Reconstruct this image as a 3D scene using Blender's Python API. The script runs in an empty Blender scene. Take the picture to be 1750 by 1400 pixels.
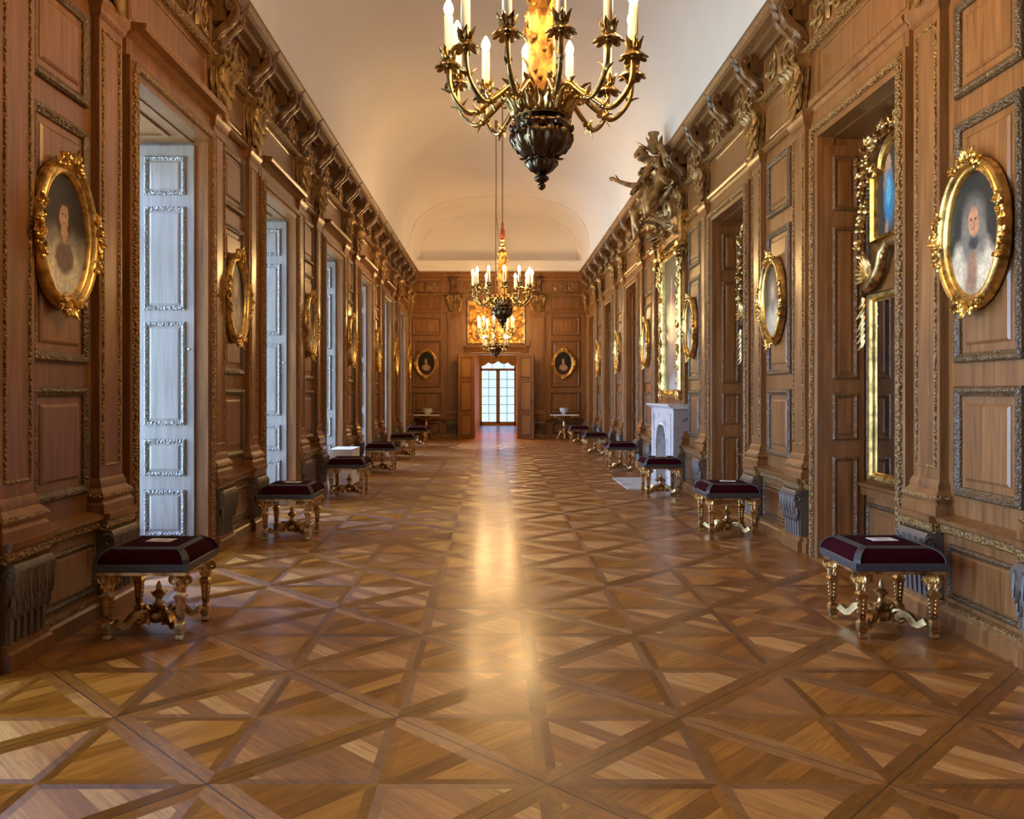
import bpy, bmesh, math, random
from mathutils import Vector, Matrix
random.seed(7)
PI = math.pi
sc = bpy.context.scene
COL = sc.collection

# ------------------------------------------------------------------ camera
cam_d = bpy.data.cameras.new('camera')
cam_d.sensor_width = 36.0
cam_d.lens = 36.0 * 1420 / 1750
cam_d.shift_x = 29 / 1750
cam_d.shift_y = -28 / 1750
cam_d.clip_start = 0.05
cam = bpy.data.objects.new('camera', cam_d)
cam.location = (0, 0, 1.4)
cam.rotation_euler = (PI / 2, 0, 0)
COL.objects.link(cam)
sc.camera = cam

# ------------------------------------------------------------------ view, world
sc.view_settings.view_transform = 'Standard'
sc.view_settings.look = 'None'
sc.view_settings.gamma = 1.0
sc.view_settings.exposure = 0.5
sc.cycles.sample_clamp_indirect = 6.0
SKY = 26.0          # brightness of the sky on the window side
SKY_END = 1.6     # brightness of the sky at the far end
BULB = 300.0

world = bpy.data.worlds.new('daylight')
sc.world = world
world.use_nodes = True
wt = world.node_tree
wt.nodes.clear()
w_out = wt.nodes.new('ShaderNodeOutputWorld')
w_bg = wt.nodes.new('ShaderNodeBackground')
w_tc = wt.nodes.new('ShaderNodeTexCoord')
w_sep = wt.nodes.new('ShaderNodeSeparateXYZ')
wt.links.new(w_tc.outputs['Generated'], w_sep.inputs[0])
w_ramp = wt.nodes.new('ShaderNodeValToRGB')          # up / down: ground to sky
w_ramp.color_ramp.elements[0].position = 0.42
w_ramp.color_ramp.elements[0].color = (0.44, 0.60, 0.66, 1)
w_ramp.color_ramp.elements[1].position = 0.60
w_ramp.color_ramp.elements[1].color = (0.42, 0.59, 1.0, 1)
w_mr = wt.nodes.new('ShaderNodeMapRange')
w_mr.inputs['From Min'].default_value = -1
w_mr.inputs['From Max'].default_value = 1
wt.links.new(w_sep.outputs['Z'], w_mr.inputs['Value'])
wt.links.new(w_mr.outputs[0], w_ramp.inputs[0])
w_side = wt.nodes.new('ShaderNodeMapRange')          # the garden side is the bright one
w_side.inputs['From Min'].default_value = -0.75
w_side.inputs['From Max'].default_value = -0.05
w_side.inputs['To Min'].default_value = SKY
w_side.inputs['To Max'].default_value = SKY_END
wt.links.new(w_sep.outputs['X'], w_side.inputs['Value'])
wt.links.new(w_ramp.outputs[0], w_bg.inputs['Color'])
wt.links.new(w_side.outputs[0], w_bg.inputs['Strength'])
wt.links.new(w_bg.outputs[0], w_out.inputs['Surface'])

# ------------------------------------------------------------------ plan of the gallery
XL, XR, YE, YB = -2.55, 2.80, 25.6, -3.2
def FL(k): return 7.25 + 3.2 * k       # far edge of left window k
def FR(k): return 7.10 + 3.45 * k      # far edge of right niche k
WL, WR = 1.45, 1.42                    # opening widths
OPEN_Z = 3.60
WIN_X = -3.45                          # plane of the windows
NICHE = 0.36                           # depth of right niches
CORN_Z = 5.12

def portal(x, y, z, w, h, rot):
    l = bpy.data.lights.new('daylight_opening', 'AREA')
    l.shape = 'RECTANGLE'; l.size = w; l.size_y = h
    l.cycles.is_portal = True
    o = bpy.data.objects.new('daylight_opening', l)
    o.location = (x, y, z); o.rotation_euler = rot
    COL.objects.link(o)
for k in range(-2, 6):
    portal(WIN_X - 0.08, FL(k) - WL / 2, 1.85, 3.4, 1.4, (0, -PI / 2, 0))
portal(0.12, 36.1, 1.6, 1.5, 3.0, (-PI / 2, 0, 0))

# ------------------------------------------------------------------ materials
class NT:
    def __init__(s, name):
        s.mat = bpy.data.materials.new(name)
        s.mat.use_nodes = True
        s.t = s.mat.node_tree
        s.t.nodes.clear()
        s.out = s.t.nodes.new('ShaderNodeOutputMaterial')
    def n(s, typ, _attrs=None, **inp):
        nd = s.t.nodes.new('ShaderNode' + typ)
        for k, v in (_attrs or {}).items():
            setattr(nd, k, v)
        for k, v in inp.items():
            key = int(k[1:]) if k[0] == '_' and k[1:].isdigit() else k.replace('_', ' ')
            s.set(nd.inputs[key], v)
        return nd
    def set(s, sock, v):
        if isinstance(v, bpy.types.NodeSocket): s.t.links.new(v, sock)
        elif isinstance(v, bpy.types.Node): s.t.links.new(v.outputs[0], sock)
        elif isinstance(v, (tuple, list)) and len(v) == 3 and sock.type == 'RGBA': sock.default_value = (*v, 1)
        else: sock.default_value = v
    def math(s, op, a, b=0.0, c=None):
        nd = s.n('Math', {'operation': op}); s.set(nd.inputs[0], a); s.set(nd.inputs[1], b)
        if c is not None: s.set(nd.inputs[2], c)
        return nd.outputs[0]
    def mix(s, f, a, b, mode='MIX'):
        nd = s.n('Mix', {'data_type': 'RGBA', 'blend_type': mode})
        s.set(nd.inputs[0], f); s.set(nd.inputs[6], a); s.set(nd.inputs[7], b)
        return nd.outputs[2]
    def ramp(s, f, *stops):
        nd = s.n('ValToRGB', Fac=f)
        e = nd.color_ramp.elements
        while len(e) < len(stops): e.new(0.5)
        for el, (p, c) in zip(e, stops):
            el.position = p; el.color = (*c, 1) if len(c) == 3 else c
        return nd.outputs[0]
    def obj(s): return s.n('TexCoord').outputs['Object']
    def map(s, v, scale=(1, 1, 1), rot=(0, 0, 0), loc=(0, 0, 0)):
        return s.n('Mapping', Vector=v, Scale=scale, Rotation=rot, Location=loc).outputs[0]
    def noise(s, v, scale, detail=3, rough=0.55, dist=0.0):
        return s.n('TexNoise', Vector=v, Scale=scale, Detail=detail, Roughness=rough, Distortion=dist)
    def bump(s, h, strength=0.3, dist=0.01, normal=None):
        nd = s.n('Bump', Height=h, Strength=strength, Distance=dist)
        if normal is not None: s.set(nd.inputs['Normal'], normal)
        return nd.outputs[0]
    def bsdf(s, **kw):
        nd = s.n('BsdfPrincipled', **kw)
        s.t.links.new(nd.outputs[0], s.out.inputs['Surface'])
        return nd

def wood_mat(name, dark, light, rough=0.34, grain=1.0, carve=0.0, carve_scale=40, sheen_gold=None):
    m = NT(name)
    co = m.n('NewGeometry').outputs['Position']
    rnd = m.n('ObjectInfo').outputs['Random']
    off = m.n('VectorMath', {'operation': 'ADD'}, _0=co, _1=m.n('CombineXYZ', X=m.math('MULTIPLY', rnd, 7.0), Y=m.math('MULTIPLY', rnd, 3.0), Z=m.math('MULTIPLY', rnd, 5.0)).outputs[0]).outputs[0]
    v = m.map(off, scale=(14, 14, 0.9))
    n1 = m.noise(v, 1.6 * grain, 5, 0.6, 0.6).outputs['Fac']
    n2 = m.noise(m.map(off, scale=(60, 60, 2.0)), 2.0, 3).outputs['Fac']
    f = m.math('ADD', m.math('MULTIPLY', n1, 0.75), m.math('MULTIPLY', n2, 0.25))
    c = m.ramp(f, (0.30, dark), (0.70, light))
    tint = m.math('ADD', 0.88, m.math('MULTIPLY', rnd, 0.24))
    c = m.mix(1.0, c, m.n('CombineColor', _0=tint, _1=tint, _2=tint).outputs[0], 'MULTIPLY')
    nor = m.bump(f, 0.12, 0.004)
    if carve:
        vo = m.n('TexVoronoi', {'feature': 'SMOOTH_F1'}, Vector=off, Scale=carve_scale).outputs['Distance']
        nor = m.bump(vo, carve, 0.03, nor)
        if sheen_gold:
            c = m.mix(m.ramp(vo, (0.25, (1, 1, 1)), (0.55, (0, 0, 0))), c, sheen_gold)
    m.bsdf(Base_Color=c, Roughness=rough, Normal=nor, Coat_Weight=0.18, Coat_Roughness=0.36)
    return m.mat

def gold_mat(name, colr, rough=0.32, metal=1.0, bump=0.25, scale=60, dark=None):
    m = NT(name)
    co = m.obj()
    n = m.noise(co, scale, 4, 0.6).outputs['Fac']
    big = m.noise(co, scale * 0.25, 3, 0.6).outputs['Fac']
    d = dark or tuple(c * 0.35 for c in colr)
    c = m.mix(m.ramp(big, (0.34, (0, 0, 0)), (0.58, (1, 1, 1))), d, colr)
    m.bsdf(Base_Color=c, Metallic=metal, Roughness=rough, Normal=m.bump(n, bump, 0.006))
    return m.mat

def plain_mat(name, colr, rough=0.6, var=0.08, scale=8.0, bump=0.05, **kw):
    m = NT(name)
    n = m.noise(m.obj(), scale, 4).outputs['Fac']
    a = tuple(max(0, c * (1 - var)) for c in colr); b = tuple(min(1, c * (1 + var)) for c in colr)
    m.bsdf(Base_Color=m.ramp(n, (0.3, a), (0.7, b)), Roughness=rough, Normal=m.bump(n, bump, 0.004), **kw)
    return m.mat

def marble_mat(name, base, vein, scale=3.0, rough=0.22):
    m = NT(name)
    n = m.noise(m.obj(), scale, 6, 0.62, 1.6).outputs['Fac']
    c = m.ramp(n, (0.36, vein), (0.50, base), (0.56, tuple(0.8 * b for b in base)), (0.62, base))
    m.bsdf(Base_Color=c, Roughness=rough)
    return m.mat

M = {}
M['oak'] = wood_mat('oak_panelling', (0.108, 0.041, 0.009), (0.320, 0.140, 0.044), 0.29)
M['oak_carved'] = wood_mat('carved_oak', (0.085, 0.036, 0.009), (0.22, 0.102, 0.034), 0.34, carve=0.4, carve_scale=70)
M['oak_dark'] = wood_mat('carved_dark_oak', (0.055, 0.029, 0.010), (0.130, 0.072, 0.028), 0.32, carve=0.5, carve_scale=75)
M['oak_apron'] = wood_mat('apron_oak', (0.085, 0.062, 0.045), (0.18, 0.135, 0.10), 0.34)
M['capital'] = None
M['oak_bracket'] = wood_mat('bracket_oak', (0.070, 0.030, 0.008), (0.20, 0.094, 0.030), 0.32)
M['skylit'] = wood_mat('skylit_oak', (0.17, 0.150, 0.135), (0.31, 0.280, 0.255), 0.40)  # shutters and linings: window-light sheen painted in as a paler, greyer oak
M['skylit_carved'] = wood_mat('skylit_carved_oak', (0.15, 0.14, 0.135), (0.28, 0.265, 0.25), 0.30, carve=0.8, carve_scale=60)  # shutter mouldings, with the same sky sheen in the colour
M['gilt_carved'] = wood_mat('gilded_carving', (0.11, 0.048, 0.008), (0.23, 0.105, 0.022), 0.30, carve=0.9, carve_scale=72, sheen_gold=(0.42, 0.235, 0.07))
M['capital'] = gold_mat('gilded_capital', (0.42, 0.25, 0.085), 0.34, metal=0.35, dark=(0.13, 0.066, 0.022), scale=30)
M['gold'] = gold_mat('gilding', (0.90, 0.58, 0.18), 0.30)
M['gold_dull'] = gold_mat('worn_gilding', (0.78, 0.55, 0.24), 0.36, dark=(0.20, 0.10, 0.035), scale=45)
M['bronze'] = gold_mat('gilt_bronze', (0.52, 0.34, 0.125), 0.26, dark=(0.10, 0.072, 0.042), scale=24)
M['stem_gold'] = gold_mat('stem_gilding', (0.36, 0.19, 0.04), 0.42, metal=0.7, dark=(0.12, 0.05, 0.010), scale=40, bump=0.6)
M['bronze_dark'] = gold_mat('dark_bronze', (0.16, 0.11, 0.065), 0.24, dark=(0.05, 0.04, 0.035), scale=25)
M['carving_brown'] = gold_mat('bronzed_wood', (0.50, 0.30, 0.12), 0.38, metal=0.45, dark=(0.12, 0.065, 0.03), scale=22)
M['plaster'] = plain_mat('plaster', (0.82, 0.78, 0.75), 0.9, 0.03, 0.8, 0.02)
M['velvet'] = plain_mat('burgundy_velvet', (0.030, 0.0012, 0.004), 0.9, 0.25, 90, 0.1, Specular_IOR_Level=0.06)
M['braid'] = plain_mat('grey_braid', (0.050, 0.047, 0.048), 0.5, 0.25, 120, 0.3)
M['paper'] = plain_mat('white_card', (0.80, 0.78, 0.75), 0.7, 0.02)
M['ink'] = plain_mat('grey_ink', (0.30, 0.28, 0.27), 0.7, 0.02)
M['wax'] = plain_mat('ivory_candle', (0.52, 0.45, 0.34), 0.45, 0.03)
M['marble'] = marble_mat('white_marble', (0.74, 0.74, 0.72), (0.42, 0.42, 0.44))
M['marble_grey'] = marble_mat('grey_marble', (0.40, 0.38, 0.37), (0.18, 0.17, 0.17), 5.0)
M['slate'] = plain_mat('grey_fireback', (0.11, 0.11, 0.12), 0.6, 0.3, 14, 0.4)
M['white_board'] = plain_mat('white_board', (0.80, 0.82, 0.84), 0.4, 0.01)
M['cord'] = plain_mat('brown_cord', (0.30, 0.19, 0.10), 0.8, 0.2, 80)
M['tassel'] = plain_mat('red_tassel', (0.35, 0.075, 0.025), 0.7, 0.25, 60, 0.4)
M['iron'] = plain_mat('dark_iron', (0.03, 0.028, 0.027), 0.4, 0.2)
M['window_wood'] = plain_mat('white_painted_wood', (0.62, 0.60, 0.56), 0.5, 0.05)
M['window_oak'] = plain_mat('honey_oak', (0.36, 0.17, 0.05), 0.4, 0.12, 12)
M['orange_wall'] = plain_mat('orange_damask', (0.80, 0.40, 0.02), 0.6, 0.12, 9)
M['silk'] = plain_mat('gold_silk', (0.62, 0.36, 0.13), 0.6, 0.3, 25, 0.3)
M['chrome'] = plain_mat('steel', (0.5, 0.5, 0.52), 0.25, 0.05, Metallic=1.0)

def glass_mat():
    m = NT('window_glass')
    tr = m.n('BsdfTransparent', Color=(0.93, 0.96, 0.97))
    gl = m.n('BsdfGlossy', Roughness=0.05)
    f = m.math('MULTIPLY', m.n('Fresnel', IOR=1.45).outputs[0], 0.8)
    mx = m.n('MixShader', _0=f, _1=tr, _2=gl)
    m.t.links.new(mx.outputs[0], m.out.inputs['Surface'])
    return m.mat
M['glass'] = glass_mat()
def mirror_mat():
    m = NT('old_mirror')
    n = m.noise(m.obj(), 5, 4).outputs['Fac']
    m.bsdf(Base_Color=m.ramp(n, (0.3, (0.42, 0.46, 0.48)), (0.7, (0.62, 0.66, 0.68))), Metallic=1.0, Roughness=0.05)
    return m.mat
M['mirror'] = mirror_mat()
def bulb_mat(s):
    m = NT('candle_bulb')
    e = m.n('Emission', Color=(1.0, 0.615, 0.25), Strength=s)
    m.t.links.new(e.outputs[0], m.out.inputs['Surface'])
    return m.mat
M['bulb'] = bulb_mat(BULB)
def gold_relief_mat():
    m = NT('gilded_relief')
    co = m.obj()
    d = m.noise(co, 3.0, 3).outputs['Color']
    v = m.n('VectorMath', {'operation': 'ADD'}, _0=co, _1=m.n('VectorMath', {'operation': 'SCALE'}, _0=d, Scale=0.35).outputs[0]).outputs[0]
    vo = m.n('TexVoronoi', {'feature': 'SMOOTH_F1'}, Vector=v, Scale=7.0).outputs['Distance']
    c = m.ramp(vo, (0.15, (0.85, 0.52, 0.12)), (0.40, (0.55, 0.28, 0.06)), (0.6, (0.20, 0.09, 0.025)))
    m.bsdf(Base_Color=c, Metallic=0.55, Roughness=0.4, Normal=m.bump(vo, 0.8, 0.04))
    return m.mat
M['gold_relief'] = gold_relief_mat()

def painting_mat(name, bg, blobs, noise_amt=0.028, rough=0.46):
    """soft painted shapes: blobs = (colour, centre u, centre z, radius u, radius z, softness)"""
    m = NT(name)
    co = m.obj()
    nz = m.noise(co, 9.0, 4, 0.65).outputs['Color']
    off = m.n('VectorMath', {'operation': 'SUBTRACT'}, _0=nz, _1=(0.5, 0.5, 0.5)).outputs[0]
    p = m.n('VectorMath', {'operation': 'ADD'}, _0=co, _1=m.n('VectorMath', {'operation': 'SCALE'}, _0=off, Scale=noise_amt * 2).outputs[0]).outputs[0]
    sp = m.n('SeparateXYZ', _0=p)
    u, z = sp.outputs['Y'], sp.outputs['Z']
    mott = m.noise(co, 30, 5, 0.7).outputs['Fac']
    c = m.mix(m.ramp(mott, (0.35, (0, 0, 0)), (0.65, (1, 1, 1))), tuple(x * 0.7 for x in bg), tuple(x * 1.3 for x in bg))
    for colr, cu, cz, ru, rz, soft in blobs:
        a = m.math('DIVIDE', m.math('SUBTRACT', u, cu), ru)
        b = m.math('DIVIDE', m.math('SUBTRACT', z, cz), rz)
        d = m.math('SQRT', m.math('ADD', m.math('MULTIPLY', a, a), m.math('MULTIPLY', b, b)))
        msk = m.n('MapRange', {'interpolation_type': 'SMOOTHSTEP'}, Value=d, From_Min=1 + soft, From_Max=1 - soft).outputs[0]
        cc = m.mix(m.ramp(mott, (0.38, (0, 0, 0)), (0.62, (1, 1, 1))), tuple(x * 0.62 for x in colr), colr)
        c = m.mix(msk, c, cc)
    m.bsdf(Base_Color=c, Roughness=rough, Specular_IOR_Level=0.22, Normal=m.bump(mott, 0.08, 0.003))
    return m.mat

def floor_mat():
    m = NT('parquet')
    S = 1.222 / math.sqrt(2)
    pos = m.n('NewGeometry').outputs['Position']
    v = m.map(m.n('VectorMath', {'operation': 'SUBTRACT'}, _0=pos, _1=(0.19, 2.975, 0)).outputs[0], rot=(0, 0, PI / 4), scale=(1 / S, 1 / S, 1 / S))
    sp = m.n('SeparateXYZ', _0=v)
    U, V = sp.outputs['X'], sp.outputs['Y']
    iu, iv = m.math('FLOOR', U), m.math('FLOOR', V)
    a = m.math('SUBTRACT', m.math('FRACT', U), 0.5)
    b = m.math('SUBTRACT', m.math('FRACT', V), 0.5)
    aa, ab = m.math('ABSOLUTE', a), m.math('ABSOLUTE', b)
    q = m.math('GREATER_THAN', aa, ab)                    # 1: quarter against a left/right border
    mxab = m.math('MAXIMUM', aa, ab)
    border = m.math('GREATER_THAN', mxab, 0.425)
    diag = m.math('MULTIPLY', m.math('LESS_THAN', m.math('ABSOLUTE', m.math('SUBTRACT', aa, ab)), 0.062), m.math('SUBTRACT', 1.0, border))
    # direction of the grain: 1 = along a
    lat = m.mix(q, b, a)
    sgn = m.math('SIGN', m.mix(q, a, b))
    # fill planks run square to their border
    acr = m.math('ADD', m.math('MULTIPLY', q, b), m.math('MULTIPLY', m.math('SUBTRACT', 1.0, q), a))
    plank = m.math('FLOOR', m.math('MULTIPLY', acr, 9.5))
    idv = m.n('CombineXYZ', X=m.math('ADD', m.math('MULTIPLY', iu, 3.17), plank), Y=m.math('ADD', m.math('MULTIPLY', iv, 7.31), m.math('MULTIPLY', q, 2.7)), Z=m.math('ADD', m.math('SIGN', a), m.math('MULTIPLY', m.math('SIGN', b), 3.0)))
    rnd = m.n('TexWhiteNoise', {'noise_dimensions': '3D'}, Vector=idv.outputs[0]).outputs['Value']
    bid = m.n('CombineXYZ', X=m.math('ADD', m.math('MULTIPLY', iu, 3.1), m.math('SIGN', a)), Y=m.math('ADD', m.math('MULTIPLY', iv, 5.3), m.math('SIGN', b)), Z=m.math('ADD', q, 11.0))
    brnd = m.n('TexWhiteNoise', {'noise_dimensions': '3D'}, Vector=bid.outputs[0]).outputs['Value']
    # grain direction flags (in panel axes)
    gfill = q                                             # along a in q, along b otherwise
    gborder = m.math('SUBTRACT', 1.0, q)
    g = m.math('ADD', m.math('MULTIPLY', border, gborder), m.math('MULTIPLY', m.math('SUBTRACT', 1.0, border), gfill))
    va = m.map(v, scale=(3, 46, 1)); vb = m.map(v, scale=(46, 3, 1))
    vg = m.n('Mix', {'data_type': 'VECTOR'}, _0=g); m.set(vg.inputs[4], vb); m.set(vg.inputs[5], va)
    jit = m.n('VectorMath', {'operation': 'ADD'}, _0=vg.outputs[1], _1=m.n('CombineXYZ', X=m.math('MULTIPLY', rnd, 31.0), Y=m.math('MULTIPLY', rnd, 17.0)).outputs[0]).outputs[0]
    gr = m.noise(jit, 1.0, 5, 0.65, 0.8).outputs['Fac']
    # tones
    fill_t = m.math('ADD', m.math('MULTIPLY', rnd, 0.75), m.math('MULTIPLY', g, 0.20))  # g lightens one grain direction: its sheen is painted into the colour
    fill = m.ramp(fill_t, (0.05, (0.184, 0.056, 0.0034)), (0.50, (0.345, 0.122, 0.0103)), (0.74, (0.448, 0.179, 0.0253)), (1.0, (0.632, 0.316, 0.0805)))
    bord = m.ramp(m.math('ADD', m.math('MULTIPLY', brnd, 0.6), m.math('MULTIPLY', g, 0.35)), (0.0, (0.144, 0.046, 0.0034)), (0.6, (0.287, 0.102, 0.0092)), (1.0, (0.448, 0.190, 0.0368)))  # border strips carry the same painted sheen through g
    dg = m.ramp(brnd, (0.0, (0.144, 0.045, 0.0034)), (1.0, (0.310, 0.113, 0.0115)))
    c = m.mix(border, fill, bord)
    c = m.mix(diag, c, dg)
    c = m.mix(1.0, c, m.ramp(gr, (0.30, (0.55, 0.52, 0.50)), (0.70, (1.28, 1.28, 1.28))), 'MULTIPLY')
    seam = m.math('GREATER_THAN', mxab, 0.4955)
    c = m.mix(m.math('MULTIPLY', seam, 0.8), c, (0.02, 0.010, 0.006))
    worn = m.noise(m.map(pos, scale=(1, 1, 1)), 1.4, 4, 0.6).outputs['Fac']
    rough = m.n('MapRange', Value=worn, From_Min=0.3, From_Max=0.7, To_Min=0.34, To_Max=0.44).outputs[0]
    rough = m.math('ADD', rough, m.math('MULTIPLY', m.math('SUBTRACT', gr, 0.5), 0.10))
    h = m.math('SUBTRACT', gr, m.math('MULTIPLY', seam, 1.0))
    nor = m.bump(h, 0.10, 0.003)
    tg = m.n('Mix', {'data_type': 'VECTOR'}, _0=g); m.set(tg.inputs[4], (0.7071, -0.7071, 0)); m.set(tg.inputs[5], (0.7071, 0.7071, 0))
    m.bsdf(Base_Color=c, Roughness=rough, Normal=nor, Anisotropic=0.75, Tangent=tg.outputs[1], Coat_Weight=0.35, Coat_Roughness=0.19)
    return m.mat
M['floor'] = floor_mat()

# ------------------------------------------------------------------ mesh builder
def V3(a): return Vector(a)
class MB:
    def __init__(s): s.v = []; s.f = []; s.mi = []; s.cur = 0
    def add(s, vs, fs):
        o = len(s.v); s.v += [tuple(p) for p in vs]
        for f in fs: s.f.append([i + o for i in f]); s.mi.append(s.cur)
        return s
    def box(s, x0, x1, y0, y1, z0, z1):
        vs = [(x, y, z) for x in (x0, x1) for y in (y0, y1) for z in (z0, z1)]
        return s.add(vs, [[0, 1, 3, 2], [4, 6, 7, 5], [0, 4, 5, 1], [2, 3, 7, 6], [0, 2, 6, 4], [1, 5, 7, 3]])
    def loft(s, rings, closed=True, caps=True, loop=False):
        n = len(rings[0]); vs = [p for r in rings for p in r]; fs = []
        m = len(rings)
        for i in range(m if loop else m - 1):
            i2 = (i + 1) % m
            for j in range(n if closed else n - 1):
                j2 = (j + 1) % n
                fs.append([i * n + j, i * n + j2, i2 * n + j2, i2 * n + j])
        if caps and not loop and closed:
            fs.append(list(range(n))[::-1]); fs.append([(m - 1) * n + j for j in range(n)])
        return s.add(vs, fs)
    def lathe(s, prof, n=16, c=(0, 0, 0), flute=None, sx=1.0, sy=1.0, rot=0.0):
        rings = []
        for r, z in prof:
            ring = []
            for j in range(n):
                a = 2 * PI * j / n + rot
                rr = r
                if flute and flute[0] <= z <= flute[1]:
                    rr = r * (1 + flute[3] * math.cos(flute[2] * a))
                ring.append((c[0] + rr * math.cos(a) * sx, c[1] + rr * math.sin(a) * sy, c[2] + z))
            rings.append(ring)
        return s.loft(rings)
    def tube(s, path, rad, n=8, flat=1.0, up=(0, 0, 1)):
        path = [V3(p) for p in path]; m = len(path); up = V3(up)
        rings = []
        for i, p in enumerate(path):
            t = (path[min(i + 1, m - 1)] - path[max(i - 1, 0)])
            if t.length < 1e-9: t = V3((0, 0, 1))
            t.normalize()
            sd = t.cross(up)
            if sd.length < 1e-3: sd = t.cross(V3((1, 0.13, 0)))
            sd.normalize(); nn = sd.cross(t)
            r = rad[i] if isinstance(rad, (list, tuple)) else rad
            rings.append([p + sd * (r * math.cos(2 * PI * j / n + PI / n)) + nn * (r * flat * math.sin(2 * PI * j / n + PI / n)) for j in range(n)])
        return s.loft(rings)
    def ball(s, c, r, nu=8, nv=6):
        if not isinstance(r, (tuple, list)): r = (r, r, r)
        rings = []
        for i in range(nv + 1):
            ph = PI * (i + (0.02 if i == 0 else -0.02 if i == nv else 0)) / nv
            rings.append([(c[0] + r[0] * math.sin(ph) * math.cos(2 * PI * j / nu), c[1] + r[1] * math.sin(ph) * math.sin(2 * PI * j / nu), c[2] - r[2] * math.cos(ph)) for j in range(nu)])
        return s.loft(rings)
    def leaf(s, base, up, out, L, W, curl=0.3, n=6, th=0.2, droop=0.0):
        base, up, out = V3(base), V3(up).normalized(), V3(out).normalized()
        sd = up.cross(out).normalized()
        rings = []
        for i in range(n + 1):
            t = i / n
            p = base + up * (L * (t - droop * t ** 3)) + out * (L * curl * t * t)
            w = W * 0.5 * max(0.06, math.sin(PI * (0.18 + 0.80 * t))) * (1.0 if i % 2 else 0.74)
            h = W * th * (1 - 0.6 * t) + 0.002
            rings.append([p - sd * w, p - sd * w * 0.5 + out * h, p + out * h * 0.45, p + sd * w * 0.5 + out * h, p + sd * w, p - out * h * 0.5])
        return s.loft(rings)
    def scroll(s, c, a, b, r, thick, turns=1.4, n=18, start=0.0, flat=1.0, grow=0.12, sgn=1):
        c, a, b = V3(c), V3(a).normalized(), V3(b).normalized()
        up = a.cross(b)
        path, rad = [], []
        for i in range(n + 1):
            t = i / n; ang = start + sgn * 2 * PI * turns * t; rr = r * (grow + (1 - grow) * t)
            path.append(c + a * (rr * math.cos(ang)) + b * (rr * math.sin(ang))); rad.append(thick * (0.7 + 0.3 * t))
        return s.tube(path, rad, 6, flat, up)
    def prism(s, poly, y0, y1):
        """poly in (x,z), extruded along y"""
        n = len(poly)
        vs = [(x, y0, z) for x, z in poly] + [(x, y1, z) for x, z in poly]
        return s.add(vs, [list(range(n))[::-1], [n + i for i in range(n)]] + [[i, (i + 1) % n, n + (i + 1) % n, n + i] for i in range(n)])
    def frame(s, u0, u1, z0, z1, prof, sides='LRTB'):
        """mitred moulding on the plane x=0 (x = out of wall, y = along, z = up); prof = (inset, height)"""
        rings = []
        for (cy, cz, sy, sz) in ((u0, z0, 1, 1), (u1, z0, -1, 1), (u1, z1, -1, -1), (u0, z1, 1, -1)):
            rings.append([(h, cy + sy * i, cz + sz * i) for i, h in prof])
        return s.loft(rings, closed=False, loop=True)
    def ufr(s, u0, u1, z1, prof):
        """moulding round the two sides and head of an opening, standing on the floor; prof = (outset, height)"""
        rings = []
        for (cy, cz, sy, sz) in ((u0, 0, -1, 0), (u0, z1, -1, 1), (u1, z1, 1, 1), (u1, 0, 1, 0)):
            rings.append([(h, cy + sy * i, cz + sz * i) for i, h in prof])
        return s.loft(rings, closed=False)
    def field(s, u0, u1, z0, z1, base=0.004, inset=0.05, bev=0.018, h=0.02):
        """raised panel field"""
        r = []
        for ins, hh in ((0, base), (inset, base), (inset + 0.003, base + 0.006), (inset + bev, h)):
            r.append([(hh, u0 + ins, z0 + ins), (hh, u1 - ins, z0 + ins), (hh, u1 - ins, z1 - ins), (hh, u0 + ins, z1 - ins)])
        s.loft(r, caps=False)
        o = r[-1]
        return s.add(o, [[0, 1, 2, 3]])
    def mesh(s, name, mats, smooth=True, ang=38):
        me = bpy.data.meshes.new(name)
        me.from_pydata(s.v, [], s.f)
        if not isinstance(mats, (list, tuple)): mats = [mats]
        for m in mats: me.materials.append(m)
        me.polygons.foreach_set('material_index', s.mi)
        bm = bmesh.new(); bm.from_mesh(me)
        bmesh.ops.recalc_face_normals(bm, faces=bm.faces)
        bm.to_mesh(me); bm.free()
        if smooth:
            me.polygons.foreach_set('use_smooth', [True] * len(me.polygons))
            me.set_sharp_from_angle(angle=math.radians(ang))
        me.update()
        return me
    def build(s, name, mats, parent=None, smooth=True, ang=38):
        o = bpy.data.objects.new(name, s.mesh(name, mats, smooth, ang))
        COL.objects.link(o)
        if parent: o.parent = parent
        return o

def inst(name, me, parent=None, loc=(0, 0, 0), rz=0.0):
    o = bpy.data.objects.new(name, me); COL.objects.link(o)
    if parent: o.parent = parent
    o.location = loc; o.rotation_euler = (0, 0, rz)
    return o
def struct(o): o['kind'] = 'structure'; return o
def tag(o, label, cat, group=None):
    o['label'] = label; o['category'] = cat
    if group: o['group'] = group
    return o
def thing(name, label, cat, loc=(0, 0, 0), rz=0.0, group=None):
    o = bpy.data.objects.new(name, None); o.empty_display_size = 0.1
    COL.objects.link(o); o.location = loc; o.rotation_euler = (0, 0, rz)
    return tag(o, label, cat, group)
def copy_tree(o, parent=None):
    c = o.copy(); COL.objects.link(c)
    if parent: c.parent = parent
    for ch in list(o.children): copy_tree(ch, c)
    return c
SIDE = {'L': 0.0, 'R': PI, 'E': -PI / 2}
def wloc(side, u, z=0.0, w=0.0):
    if side == 'L': return (XL + w, u, z)
    if side == 'R': return (XR - w, u, z)
    return (u, YE - w, z)
def put(name, me, parent, side, u, z=0.0, w=0.0): return inst(name, me, parent, wloc(side, u, z, w), SIDE[side])

# ------------------------------------------------------------------ shell
fl = struct(MB().box(-4.2, 3.6, YB - 0.3, 37.2, -0.12, 0.0).build('floor', M['floor'], smooth=False))

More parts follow.
